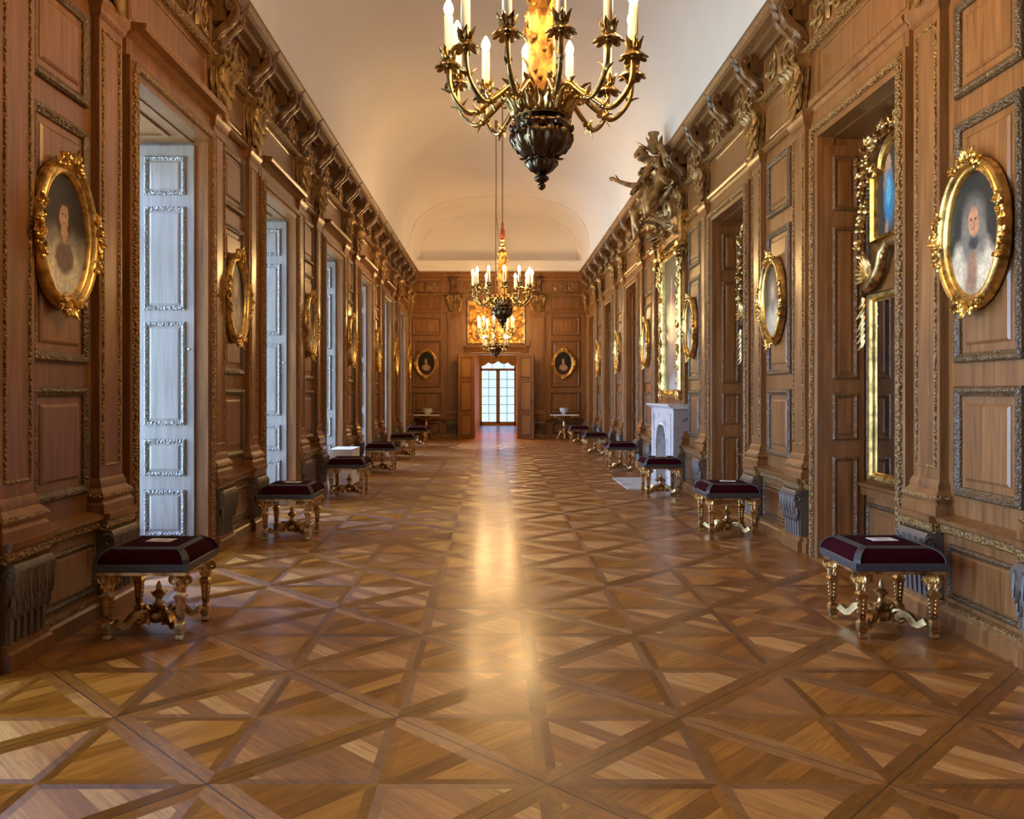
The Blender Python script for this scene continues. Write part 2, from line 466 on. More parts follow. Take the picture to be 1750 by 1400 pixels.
# left wall: piers and lintel; right wall: piers, niche backs, lintel
b = MB()
edges = [YB] + [e for k in range(-2, 6) for e in (FL(k) - WL, FL(k))] + [YE + 0.3]
for i in range(0, len(edges), 2):
    b.box(XL - 0.98, XL, edges[i], edges[i + 1], 0, OPEN_Z)
b.box(XL - 0.98, XL, YB, YE + 0.3, OPEN_Z, 5.6)
wall_l = struct(b.build('wall_left', M['oak'], smooth=False))
b = MB()
RK = [-2, -1, 0, 1, 3, 4, 5]
edges = [YB] + [e for k in RK for e in (FR(k) - WR, FR(k))] + [YE + 0.3]
for i in range(0, len(edges), 2):
    b.box(XR, XR + NICHE, edges[i], edges[i + 1], 0, OPEN_Z)
b.box(XR, XR + NICHE, YB, YE + 0.3, OPEN_Z, 5.6)
b.box(XR + NICHE, XR + NICHE + 0.2, YB, YE + 0.3, 0, 5.6)
wall_r = struct(b.build('wall_right', M['oak'], smooth=False))
DX0, DX1, DZ = -0.66, 0.72, 2.62
b = MB()
b.box(XL - 0.1, DX0, YE, YE + 0.3, 0, 5.12); b.box(DX1, XR + 0.1, YE, YE + 0.3, 0, 5.12); b.box(DX0, DX1, YE, YE + 0.3, DZ, 5.12)
wall_e = struct(b.build('wall_end', M['oak'], smooth=False))
struct(MB().box(XL - 1, XR + 0.6, YB - 0.3, YB, 0, 7.2).build('wall_back', M['oak'], smooth=False))

# vaulted ceiling
XLc, XRc = XL + 0.16, XR - 0.16
def vault(t):
    a = PI * t; cx = (XLc + XRc) / 2; hw = (XRc - XLc) / 2
    c, s_ = math.cos(a), math.sin(a)
    return (cx - hw * math.copysign(abs(c) ** 0.72, c), CORN_Z + 0.30 + 1.48 * abs(s_) ** 0.78)
b = MB()
NS = 48
ins = [vault(i / NS) for i in range(NS + 1)]
ins = [(XLc, CORN_Z - 0.06)] + ins + [(XRc, CORN_Z - 0.06)]
b.loft([[(x, y, z) for x, z in ins] for y in (YB, 5, 12, 20, YE + 0.2)], closed=False)
ceil = struct(b.build('ceiling', M['plaster'], ang=60))
b = MB()                                          # plaster wall under the vault at the far end, and its cove
b.add([(x, YE, z) for x, z in ins], [list(range(len(ins)))])
b.build('end_lunette', M['plaster'], ceil, smooth=False)
def arch_rib(y, sc_, wd, h, z0=CORN_Z + 0.30):
    b = MB(); cx = (XLc + XRc) / 2
    def at(t, k):
        x, z = vault(t); return (cx + (x - cx) * k, z0 + (z - z0) * k)
    r = []
    for i in range(NS + 1):
        o = at(i / NS, sc_); n = at(i / NS, sc_ - h)
        r.append([(o[0], y, o[1]), (n[0], y, n[1]), (n[0], y + wd, n[1]), (o[0], y + wd, o[1])])
    b.loft(r)
    return b.build('arch_moulding', M['plaster'], ceil, ang=50)
arch_rib(YE - 0.16, 1.0, 0.158, 0.03)
arch_rib(23.2, 1.0, 0.14, 0.010)

# cornices
def cornice(name, side, u0, u1, parent, topw=0.23):
    b = MB()
    prof = [(0.0, 4.86), (0.05, 4.86), (0.06, 4.90), (0.12, 4.93), (0.125, 4.98), (0.19, 5.00), (0.20, 5.05), (topw, 5.08), (topw, CORN_Z), (0.0, CORN_Z)]
    b.prism(prof, u0, u1)
    o = b.build(name, M['oak_carved'], parent, smooth=False)
    o.location = wloc(side, 0); o.rotation_euler = (0, 0, SIDE[side])
    if side == 'R': o.location = (XR, 0, 0); o.rotation_euler = (0, 0, 0); o.scale = (-1, 1, 1)
    return o
cornice('cornice', 'L', YB, YE, wall_l)
cornice('cornice', 'R', YB, YE, wall_r)
b = MB(); b.prism([(0, 4.86), (0.05, 4.86), (0.06, 4.92), (0.12, 4.98), (0.14, 5.06), (0.18, 5.08), (0.18, CORN_Z), (0, CORN_Z)], XL, XR)
b.cur = 1; b.prism([(0, CORN_Z), (0.15, CORN_Z), (0.17, 5.24), (0.24, 5.30), (0.25, 5.38), (0.30, 5.40), (0.30, 5.44), (0, 5.44)], XL, XR)
o = b.build('cornice', [M['oak'], M['plaster']], wall_e, smooth=False); o.location = wloc('E', 0); o.rotation_euler = (0, 0, SIDE['E'])

# long horizontal mouldings (rope moulding, rails), per wall
def rail(name, prof, side, spans, parent, mat):
    b = MB()
    for u0, u1 in spans: b.prism(prof, u0, u1)
    o = b.build(name, mat, parent, smooth=False)
    if side == 'R': o.location = (XR, 0, 0); o.scale = (-1, 1, 1)
    else: o.location = wloc(side, 0); o.rotation_euler = (0, 0, SIDE[side])
    return o
rope = [(0, 4.40), (0.035, 4.40), (0.06, 4.42), (0.06, 4.455), (0.035, 4.475), (0, 4.475)]
line = [(0, 3.86), (0.03, 3.86), (0.055, 3.885), (0.055, 3.91), (0, 3.92)]
for side, par in (('L', wall_l), ('R', wall_r)):
    rail('rope_moulding', rope, side, [(YB, YE)], par, M['gilt_carved'])
rail('rope_moulding', rope, 'E', [(XL, XR)], wall_e, M['gilt_carved'])

# ------------------------------------------------------------------ wall ornaments (meshes shared by copies)
def panel_mesh(w, z0, z1, fancy=True):
    b = MB(); h = w / 2
    prof = [(0, 0), (0.0, 0.02), (0.012, 0.034), (0.03, 0.036), (0.042, 0.026), (0.056, 0.02), (0.06, 0.002)]
    b.cur = 1; b.frame(-h, h, z0, z1, prof)
    b.cur = 0; b.field(-h + 0.058, h - 0.058, z0 + 0.058, z1 - 0.058, inset=0.045)
    return b.mesh('wall_panel', [M['oak'], M['oak_dark'] if fancy else M['oak_carved']], ang=25)
PAN_Z = [(3.17, 3.74), (1.58, 3.02), (0.78, 1.44)]
PANELS = [panel_mesh(0.64, a, c) for a, c in PAN_Z]
PANELS_E = [panel_mesh(0.90, a, c, False) for a, c in PAN_Z]

def pilaster_mesh(w):
    b = MB(); h = w / 2; d = 0.055
    b.box(0, d, -h, h, 0.84, 3.80)
    # base: stacked curved mouldings on the chair rail
    b.loft([[(0, -h - e, z), (d + e, -h - e, z), (d + e, h + e, z), (0, h + e, z)] for e, z in ((0.055, 0.64), (0.055, 0.70), (0.035, 0.72), (0.05, 0.74), (0.045, 0.77), (0.018, 0.80), (0.02, 0.82), (0.004, 0.86))])
    # necking
    b.loft([[(0, -h - e, z), (d + e, -h - e, z), (d + e, h + e, z), (0, h + e, z)] for e, z in ((0.004, 3.78), (0.02, 3.80), (0.022, 3.83), (0.04, 3.86), (0.04, 3.90))])
    b.cur = 1
    pr = [(0.0, d + 0.0), (0.003, d + 0.009), (0.010, d + 0.013), (0.017, d + 0.009), (0.020, d)]
    b.frame(-h + 0.035, h - 0.035, 0.93, 3.72, pr)
    b.loft([[(0, -h - e, z), (d + e, -h - e, z), (d + e, h + e, z), (0, h + e, z)] for e, z in ((0.05, 0.742), (0.056, 0.75), (0.05, 0.768))])
    return b.mesh('pilaster', [M['oak'], M['gilt_carved']], ang=30)
PIL = pilaster_mesh(0.32); PIL_E = pilaster_mesh(0.44)

def capital_mesh(w):
    b = MB(); rr = random.Random(3); h = w / 2
    b.loft([[(0, -h * k, z), (d, -h * k, z), (d, h * k, z), (0, h * k, z)] for k, d, z in ((0.45, 0.05, 3.91), (0.65, 0.07, 4.05), (0.8, 0.09, 4.22), (1.0, 0.13, 4.34), (1.08, 0.16, 4.40))])
    for r_, (z0, L, n, sp, d) in enumerate(((4.12, 0.27, 7, 0.60, 0.075), (4.20, 0.24, 6, 0.78, 0.095), (4.28, 0.20, 5, 0.92, 0.115))):
        for i in range(n):                              # tiers of narrow leaves hanging like a tassel
            t = (i - (n - 1) / 2) / ((n - 1) / 2)
            b.leaf((d, t * h * sp, z0), (0.05, -t * 0.16, -1), (1, t * 0.25, 0.1), L * (1 - 0.22 * abs(t)), 0.064, 0.10, 6, th=0.34)
    for s_ in (-1, 1):                                  # flanks
        for j in range(3):
            for i in range(2):
                b.leaf((0.035 + 0.05 * i, s_ * h * (0.66 + 0.13 * j), 4.12 + 0.085 * j), (0, -s_ * 0.12, -1), (0.15, s_, 0.1), 0.20, 0.062, 0.12, 6, th=0.34)
    for i in range(5):                                  # upper leaves curling out
        t = (i - 2) / 2
        b.leaf((0.10, t * h * 0.8, 4.22), (0.25, t * 0.4, 1), (1, t * 0.3, 0), 0.17, 0.09, 0.5, 6, droop=0.3)
    for s_ in (-1, 1):                                  # volutes and hanging bunches
        b.scroll((0.14, s_ * h * 0.9, 4.33), (0.6, s_ * 0.7, 0), (0, 0, 1), 0.06, 0.016, 1.5, 16)
        for j in range(6):
            b.ball((0.10 + rr.uniform(0, 0.04), s_ * (h * 0.95 - 0.010 * j + rr.uniform(-0.02, 0.02)), 4.27 - 0.032 * j), 0.017 + rr.uniform(0, 0.008), 6, 4)
    b.ball((0.17, 0, 4.36), (0.03, 0.05, 0.045), 8, 6)
    return b.mesh('capital', M['capital'], ang=50)
CAP = capital_mesh(0.34); CAP_E = capital_mesh(0.46)

def bracket_mesh(w=0.22):
    b = MB(); h = w / 2
    pts = []
    n = 22
    for i in range(n + 1):
        t = i / n
        pts.append((0.075 + 0.13 * t - 0.055 * math.sin(2 * PI * t), 4.475 + 0.43 * t))
    for y, ww, d in ((-h * 0.72, h * 0.30, 0.0), (h * 0.72, h * 0.30, 0.0), (0, h * 0.46, -0.022)):
        rings = []
        for i, (x, z) in enumerate(pts):
            a = pts[max(i - 1, 0)]; c = pts[min(i + 1, n)]
            tx, tz = c[0] - a[0], c[1] - a[1]; L = math.hypot(tx, tz); nx, nz = tz / L, -tx / L
            f = 0.85 + 0.25 * abs(2 * i / n - 1)
            def P(yy, q): return (x + nx * (q + d), y * f + yy * f, z + nz * (q + d))
            rings.append([P(-ww, -0.045), P(-ww, 0.016), P(-ww * 0.6, 0.028), P(ww * 0.6, 0.028), P(ww, 0.016), P(ww, -0.045)])
        b.loft(rings)
    for s_ in (-1, 1):
        b.scroll((0.075, s_ * h * 1.0, 4.505), (1, 0, 0), (0, 0, 1), 0.050, 0.015, 1.5, 14)
        b.scroll((0.185, s_ * h * 1.0, 4.870), (1, 0, 0), (0, 0, 1), 0.045, 0.014, 1.5, 14, sgn=-1)
    b.box(0, 0.14, -h * 0.9, h * 0.9, 4.74, 4.93)
    for j in range(5):
        x, z = pts[3 + 4 * j]
        b.leaf((x + 0.02, 0, z), (0.1 + 0.1 * j, 0, 1), (1, 0, -0.2), 0.12, 0.09, 0.2, 5)
    return b.mesh('console_bracket', M['oak_bracket'], ang=45)
BRK = bracket_mesh()

def relief_mesh(w, z0=4.50, z1=4.84):
    b = MB(); rr = random.Random(int(w * 100)); h = w / 2; zc = (z0 + z1) / 2; H = (z1 - z0) / 2
    b.cur = 1
    b.frame(-h, h, z0, z1, [(0, 0.002), (0.002, 0.018), (0.018, 0.02), (0.024, 0.003)])
    b.cur = 0
    for s_ in (-1, 1):
        b.scroll((0.012, s_ * h * 0.48, zc), (0, s_, 0), (0, 0, 1), min(h * 0.42, H * 0.8), 0.016, 1.6, 20, start=2.6)
        for j in range(6):
            a = rr.uniform(0, 2 * PI)
            b.leaf((0.008, s_ * h * 0.48 + 0.07 * math.cos(a), zc + 0.07 * math.sin(a)), (0, math.cos(a), math.sin(a)), (1, 0, 0), 0.09, 0.05, 0.25, 4)
    b.leaf((0.012, 0, z0 + 0.03), (0, 0, 1), (1, 0, 0), 2 * H * 0.8, 0.10, 0.15, 6)
    return b.mesh('frieze_relief', [M['capital'], M['oak']], ang=50)

def fpanel_mesh(w, z0=3.97, z1=4.36):
    b = MB(); h = w / 2
    b.frame(-h, h, z0, z1, [(0, 0.0), (0.002, 0.014), (0.014, 0.02), (0.026, 0.012), (0.03, 0.003)])
    b.field(-h + 0.03, h - 0.03, z0 + 0.03, z1 - 0.03, inset=0.02, bev=0.01, h=0.012)
    return b.mesh('frieze_panel', M['oak'], ang=25)

def apron_mesh(w):
    """carved apron under each pilaster: a drooping leaf valance over flutes"""
    b = MB(); h = w / 2
    prof = [(0.07, 0.12), (0.07, 0.30), (0.085, 0.36), (0.125, 0.44), (0.13, 0.50), (0.11, 0.535)]
    b.loft([[(0, -h, z), (d, -h, z), (d, h, z), (0, h, z)] for d, z in prof])
    n = 6
    for i in range(n):                                   # flutes
        y = -h + (i + 0.5) * w / n
        b.tube([(0.07, y, 0.13), (0.075, y, 0.20), (0.078, y, 0.32)], 0.017, 6)
    for r_, (z0, L, n2, d) in enumerate(((0.40, 0.14, 6, 0.098), (0.50, 0.17, 5, 0.118))):
        for i in range(n2):
            t = (i - (n2 - 1) / 2) / ((n2 - 1) / 2)
            b.leaf((d, t * h * 0.84, z0), (0.0, 0, -1), (1, 0, 0.15), L, 0.078, 0.02, 6, th=0.30)
            b.tube([(d + 0.012, t * h * 0.84, z0 - 0.01), (d + 0.02, t * h * 0.84, z0 - L * 0.8)], 0.007, 6)
    for s_ in (-1, 1):
        b.scroll((0.095, s_ * (h - 0.004), 0.47), (1, 0, 0), (0, 0, 1), 0.045, 0.013, 1.4, 14)
    return b.mesh('carved_apron', M['oak_apron'], ang=50)
APR = apron_mesh(0.36); APR_E = apron_mesh(0.48)

def dado_mesh(w):
    b = MB(); h = w / 2
    b.cur = 0; b.box(0, 0.045, -h - 0.02, h + 0.02, 0.0, 0.56)
    o = MB()
    o.cur = 1; o.frame(-h + 0.04, h - 0.04, 0.16, 0.49, [(0, 0.0), (0.004, 0.014), (0.018, 0.022), (0.034, 0.012), (0.038, 0.002)])
    o.cur = 0; o.field(-h + 0.078, h - 0.078, 0.198, 0.452, inset=0.004, bev=0.012, h=0.014)
    b.cur = 0
    k = len(b.v); b.v += [(x + 0.045, y, z) for x, y, z in o.v]; b.f += [[i + k for i in f] for f in o.f]; b.mi += o.mi
    return b.mesh('dado_panel', [M['oak'], M['oak_dark']], ang=25)

plinth = [(0, 0), (0.10, 0), (0.10, 0.085), (0.085, 0.10), (0.08, 0.125), (0.06, 0.135), (0, 0.135)]
chair = [(0, 0.545), (0.06, 0.545), (0.085, 0.56), (0.085, 0.60), (0.10, 0.612), (0.115, 0.625), (0.115, 0.64), (0.0, 0.655)]
def chair_rail(side, spans, par, ressauts):
    b = MB()
    for u0, u1 in spans:
        b.cur = 1; b.prism([(0, 0.545), (0.06, 0.545), (0.078, 0.56), (0.078, 0.598), (0, 0.598)], u0, u1)
        b.cur = 0; b.prism([(0, 0.598), (0.08, 0.598), (0.10, 0.612), (0.105, 0.638), (0.0, 0.66)], u0, u1)
    for u0, u1 in ressauts:
        b.cur = 1; b.prism([(0, 0.54), (0.11, 0.54), (0.125, 0.56), (0.125, 0.60), (0, 0.60)], u0, u1)
        b.cur = 0; b.prism([(0, 0.60), (0.13, 0.60), (0.14, 0.612), (0.142, 0.645), (0.0, 0.65)], u0, u1)
    o = b.build('chair_rail', [M['oak'], M['gilt_carved']], par, smooth=False)
    if side == 'R': o.location = (XR, 0, 0); o.scale = (-1, 1, 1)
    else: o.location = wloc(side, 0); o.rotation_euler = (0, 0, SIDE[side])
def skirting(name, side, spans, ress):
    b = MB()
    for u0, u1 in spans: b.cur = 0; b.prism(plinth, u0, u1)
    for u0, u1 in ress: b.prism([(x + 0.035 if x else 0, z) for x, z in plinth], u0, u1)
    b.cur = 1
    for u0, u1 in spans: b.prism([(0.07, 0.112), (0.088, 0.112), (0.09, 0.128), (0.07, 0.134)], u0, u1)
    o = b.build(name, [M['oak'], M['gilt_carved']], None, smooth=False)
    if side == 'R': o.location = (XR, 0, 0); o.scale = (-1, 1, 1)
    else: o.location = wloc(side, 0); o.rotation_euler = (0, 0, SIDE[side])
    return struct(o)

def architrave_mesh(w, left):
    b = MB(); h = w / 2
    b.cur = 0; b.ufr(-h, h, OPEN_Z, [(-0.012, -0.09), (-0.012, 0.05), (0.03, 0.06), (0.032, 0.07)])
    b.cur = 1; b.ufr(-h, h, OPEN_Z, [(0.032, 0.07), (0.04, 0.088), (0.065, 0.095), (0.085, 0.08), (0.09, 0.06)])
    b.cur = 0; b.ufr(-h, h, OPEN_Z, [(0.09, 0.06), (0.12, 0.055), (0.12, 0.0)])
    return b.mesh('architrave', [M['oak'], M['gilt_carved']], ang=30)
ARC_L = architrave_mesh(WL, True); ARC_R = architrave_mesh(WR, False)
def header_mesh(w, shelf):
    b = MB(); h = w / 2 + 0.12
    b.box(0, 0.03, -h, h, 3.72, 3.86)
    b.frame(-h + 0.06, h - 0.06, 3.735, 3.845, [(0, 0.03), (0.004, 0.036), (0.012, 0.036), (0.016, 0.03)])
    e = 0.09 if shelf else 0.0
    b.prism([(0, 3.84), (0.03, 3.84), (0.05 + e * 0.5, 3.875), (0.07 + e, 3.885), (0.08 + e, 3.91), (0.08 + e, 3.93), (0, 3.95)], -h, h)
    return b.mesh('opening_header', M['oak'], smooth=False)
HD_L = header_mesh(WL, True); HD_R = header_mesh(WR, False)

REL_PIER_L = relief_mesh(0.86); REL_PIER_R = relief_mesh(0.95); REL_HALF_L = relief_mesh(0.76); REL_HALF_R = relief_mesh(0.80)
FP_PIER_L = fpanel_mesh(0.74); FP_PIER_R = fpanel_mesh(0.82); FP_WIN_L = fpanel_mesh(1.55); FP_WIN_R = fpanel_mesh(1.60)
DADO_L = dado_mesh(0.72); DADO_R = dado_mesh(0.80)

def fit_wall(side):
    F = FL if side == 'L' else FR
    par = wall_l if side == 'L' else wall_r
    W = WL if side == 'L' else WR
    pw = (3.2 if side == 'L' else 3.45) - W
    p1, p2, pc = (0.29, 1.35, 0.80) if side == 'L' else (0.42, 1.64, 1.06)
    spans, ress = [], []
    for k in range(-1, 6):
        f = F(k)
        last = k == 5
        end = min(f + pw, YE)
        spans.append((f + 0.12, end - (0 if last else 0.12)))
        pl = (p1, p2) if f + p2 + 0.2 < YE else (p1,)
        for p in pl:
            put('pilaster', PIL, par, side, f + p)
            put('capital', CAP, par, side, f + p)
            put('console_bracket', BRK, par, side, f + p)
            put('carved_apron', APR, par, side, f + p, w=0.03)
            ress.append((f + p - 0.2, f + p + 0.2))
        if len(pl) == 2:
            for me in PANELS: put('wall_panel', me, par, side, f + pc)
            put('dado_panel', DADO_L if side == 'L' else DADO_R, par, side, f + (p1 + p2) / 2)
            put('frieze_panel', FP_PIER_L if side == 'L' else FP_PIER_R, par, side, f + (p1 + p2) / 2)
            put('frieze_relief', REL_PIER_L if side == 'L' else REL_PIER_R, par, side, f + (p1 + p2) / 2)
    for k in range(-1, 6):
        f = F(k); c = f - W / 2
        gap = (3.2 if side == 'L' else 3.45) - (p2 - p1)
        put('console_bracket', BRK, par, side, c)
        for s_ in (-1, 1):
            put('frieze_relief', REL_HALF_L if side == 'L' else REL_HALF_R, par, side, c + s_ * gap / 4)
        if side == 'R' and k == 2: continue
        put('architrave', ARC_L if side == 'L' else ARC_R, par, side, c)
        put('opening_header', HD_L if side == 'L' else HD_R, par, side, c)
        put('frieze_panel', FP_WIN_L if side == 'L' else FP_WIN_R, par, side, c)
    spans0 = [(YB, F(-2) - W - 0.1), (F(-2) + 0.12, F(-1) - W - 0.12)]
    if side == 'R': spans = spans + [(F(2) - W - 0.2, F(2) - W + 0.05), (F(2) - 0.05, F(2) + 0.2)]
    chair_rail(side, spans + spans0, par, ress)
    skirting('baseboard_left' if side == 'L' else 'baseboard_right', side, spans + spans0, ress)
    rail('picture_moulding', line, side, spans, par, M['oak'])
fit_wall('L'); fit_wall('R')

# end wall
for s_, u in ((-1, -2.10), (1, 2.16)):
    for me in PANELS_E: put('wall_panel', me, wall_e, 'E', u)
    put('frieze_panel', fpanel_mesh(0.9), wall_e, 'E', u)
    put('frieze_relief', relief_mesh(0.84), wall_e, 'E', u)
    put('dado_panel', dado_mesh(0.86), wall_e, 'E', u)
for u in (-1.24, 1.30):
    put('pilaster', PIL_E, wall_e, 'E', u); put('capital', CAP_E, wall_e, 'E', u)
    put('console_bracket', BRK, wall_e, 'E', u); put('carved_apron', APR_E, wall_e, 'E', u, w=0.03)
put('frieze_relief', relief_mesh(1.6), wall_e, 'E', 0.03)
chair_rail('E', [(XL + 0.1, DX0 - 0.14), (DX1 + 0.14, XR - 0.1)], wall_e, [(-1.50, -0.98), (1.04, 1.56)])
skirting('baseboard_end', 'E', [(XL + 0.1, DX0 - 0.14), (DX1 + 0.14, XR - 0.1)], [(-1.50, -0.98), (1.04, 1.56)])
rail('picture_moulding', line, 'E', [(XL, -0.98), (1.04, XR)], wall_e, M['oak'])
# door surround and over-door shelf
b = MB(); b.prism([(0, DZ + 0.04), (0.06, DZ + 0.04), (0.09, DZ + 0.12), (0.15, DZ + 0.18), (0.17, DZ + 0.24), (0, DZ + 0.26)], -0.93, 0.99)
b.box(0, 0.05, DX0 - 0.12, DX0, 0, DZ + 0.04); b.box(0, 0.05, DX1, DX1 + 0.12, 0, DZ + 0.04); b.box(0, 0.05, DX0, DX1, DZ, DZ + 0.06)
b.box(0, 0.1, -0.99, -0.90, 2.85, 3.05); b.box(0, 0.1, 0.96, 1.05, 2.85, 3.05)
o = b.build('opening_header', M['oak'], wall_e, smooth=False); o.location = wloc('E', 0); o.rotation_euler = (0, 0, SIDE['E'])

# ------------------------------------------------------------------ right niches: panelled reveals and backs
def reveal_mesh(width, zs, mo, fi, th=0.022):
    """panelled leaf lying in the plane y=0, facing -y, x from 0 to width, z as given"""
    b = MB()
    z0, z1 = zs[-1][0] - 0.07, zs[0][1] + 0.09
    b.box(0, width, 0, th, z0, z1)
    for a, c in zs:
        o = MB()
        m_ = min(width * 0.17, 0.07)
        o.cur = 1; o.frame(m_, width - m_, a, c, [(0, 0), (0.003, 0.014), (0.016, 0.022), (0.034, 0.012), (0.04, 0.002)])
        o.cur = 0; o.field(m_ + 0.038, width - m_ - 0.038, a + 0.038, c - 0.038, inset=0.012, bev=0.014, h=0.014)
        k = len(b.v); b.v += [(y, -x, z) for x, y, z in o.v]; b.f += [[i + k for i in f] for f in o.f]; b.mi += o.mi
    return b.mesh('reveal', [fi, mo], ang=25)
RV_Z = [(3.12, 3.46), (2.12, 3.02), (1.12, 2.02), (0.68, 1.00), (0.16, 0.56)]
RVR = reveal_mesh(NICHE - 0.03, [(2.95, 3.42), (1.52, 2.82), (1.00, 1.40), (0.62, 0.88), (0.12, 0.50)][:3] + [(0.14, 0.86)], M['oak_carved'], M['oak'])
def back_mesh(w):
    b = MB(); h = w / 2
    for z0, z1 in ((0.12, 0.48), (0.72, 3.48)):
        b.cur = 1; b.frame(-h + 0.06, h - 0.06, z0, z1, [(0, 0), (0.003, 0.016), (0.02, 0.024), (0.036, 0.012), (0.04, 0.002)])
        b.cur = 0; b.field(-h + 0.10, h - 0.10, z0 + 0.04, z1 - 0.04, inset=0.03)
    b.prism([(0, 0.53), (0.05, 0.54), (0.055, 0.60), (0.075, 0.62), (0.08, 0.64), (0, 0.66)], -h, h)
    b.prism([(0, 0.0), (0.04, 0.0), (0.04, 0.08), (0, 0.1)], -h, h)
    return b.mesh('niche_back', [M['oak'], M['oak_dark']], ang=25)
NB = back_mesh(WR)
SOF = MB().box(-NICHE + 0.002, -0.088, -WR / 2 + 0.008, WR / 2 - 0.008, OPEN_Z - 0.02, OPEN_Z - 0.001).mesh('soffit', M['oak'], smooth=False)
for k in (-1, 0, 1, 3, 4, 5):
    o = inst('reveal', RVR, wall_r, (XR + 0.015, FR(k) - 0.022, 0))
    put('niche_back', NB, wall_r, 'R', FR(k) - WR / 2, w=-NICHE)
    put('soffit', SOF, wall_r, 'R', FR(k) - WR / 2)

# ------------------------------------------------------------------ left windows
def casement(width, height, cols, rows, mat, transom=None, leaf_gap=0.08):
    """French window in plane x=0, y centred, z from 0: frame with glazing bars"""
    b = MB(); h = width / 2; t = 0.045
    b.box(-t, t, -h, -h + 0.07, 0, height); b.box(-t, t, h - 0.07, h, 0, height)
    b.box(-t, t, -h, h, 0, 0.16); b.box(-t, t, -h, h, height - 0.08, height)
    zt = transom or height
    b.box(-t, t, -leaf_gap / 2, leaf_gap / 2, 0.1, zt)
    if transom: b.box(-t, t, -h, h, transom - 0.05, transom + 0.05)
    top = (transom - 0.05) if transom else height - 0.08
    for s_ in (-1, 1):
        y0, y1 = (leaf_gap / 2, h - 0.07) if s_ > 0 else (-h + 0.07, -leaf_gap / 2)
        for i in range(1, cols): yy = y0 + (y1 - y0) * i / cols; b.box(-0.018, 0.018, yy - 0.012, yy + 0.012, 0.16, top)
        for i in range(1, rows): zz = 0.16 + (top - 0.16) * i / rows; b.box(-0.018, 0.018, y0, y1, zz - 0.012, zz + 0.012)
    if transom:
        for i in range(1, 3): yy = -h + width * i / 3; b.box(-0.018, 0.018, yy - 0.012, yy + 0.012, transom + 0.05, height - 0.08)
    return b.mesh('window', mat, smooth=False)
WIN = casement(WL - 0.02, 3.52, 2, 6, M['window_wood'], 2.75)
PANE = MB().box(-0.004, 0.004, -WL / 2 + 0.06, WL / 2 - 0.06, 0.15, 3.45).mesh('pane', M['glass'], smooth=False)
LIN = MB().box(-0.86, 0.0, -0.004, 0.0, 0.0, OPEN_Z).box(-0.86, 0.0, -0.004, 0.0, 0.0, 0.12).mesh('reveal_lining', M['skylit'], smooth=False)
SHUT = reveal_mesh(0.50, RV_Z, M['skylit_carved'], M['skylit'], 0.03)
kb = MB(); kb.tube([(0, 0, 0), (0, -0.03, 0)], 0.006, 8); kb.ball((0, -0.04, 0), 0.014, 8, 6)
KNOB = kb.mesh('knob', M['chrome'])
n_ = 0
for k in range(-1, 6):
    n_ += 1
    w = inst('window_%d' % n_, WIN, None, (WIN_X, FL(k) - WL / 2, 0.03)); struct(w)
    inst('pane', PANE, w)
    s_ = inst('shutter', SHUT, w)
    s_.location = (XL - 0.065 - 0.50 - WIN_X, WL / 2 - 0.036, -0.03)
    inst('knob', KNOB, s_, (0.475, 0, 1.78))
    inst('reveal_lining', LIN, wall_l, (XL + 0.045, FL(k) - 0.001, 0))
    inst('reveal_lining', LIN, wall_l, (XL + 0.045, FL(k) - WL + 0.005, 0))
# sill boards under the windows and panelled soffits belong to the wall
for k in range(-1, 6):
    b = MB(); b.box(-0.86, -0.088, -WL / 2 + 0.008, WL / 2 - 0.008, OPEN_Z - 0.02, OPEN_Z - 0.001)
    # soffit panel moulding as a thin raised border
    for (x0, x1, y0, y1) in ((-0.72, -0.68, -0.5, 0.5), (-0.24, -0.20, -0.5, 0.5), (-0.68, -0.24, -0.5, -0.46), (-0.68, -0.24, 0.46, 0.5)):
        b.box(x0, x1, y0, y1, OPEN_Z - 0.035, OPEN_Z - 0.018)
    put('soffit', b.mesh('soffit', M['oak'], smooth=False), wall_l, 'L', FL(k) - WL / 2)

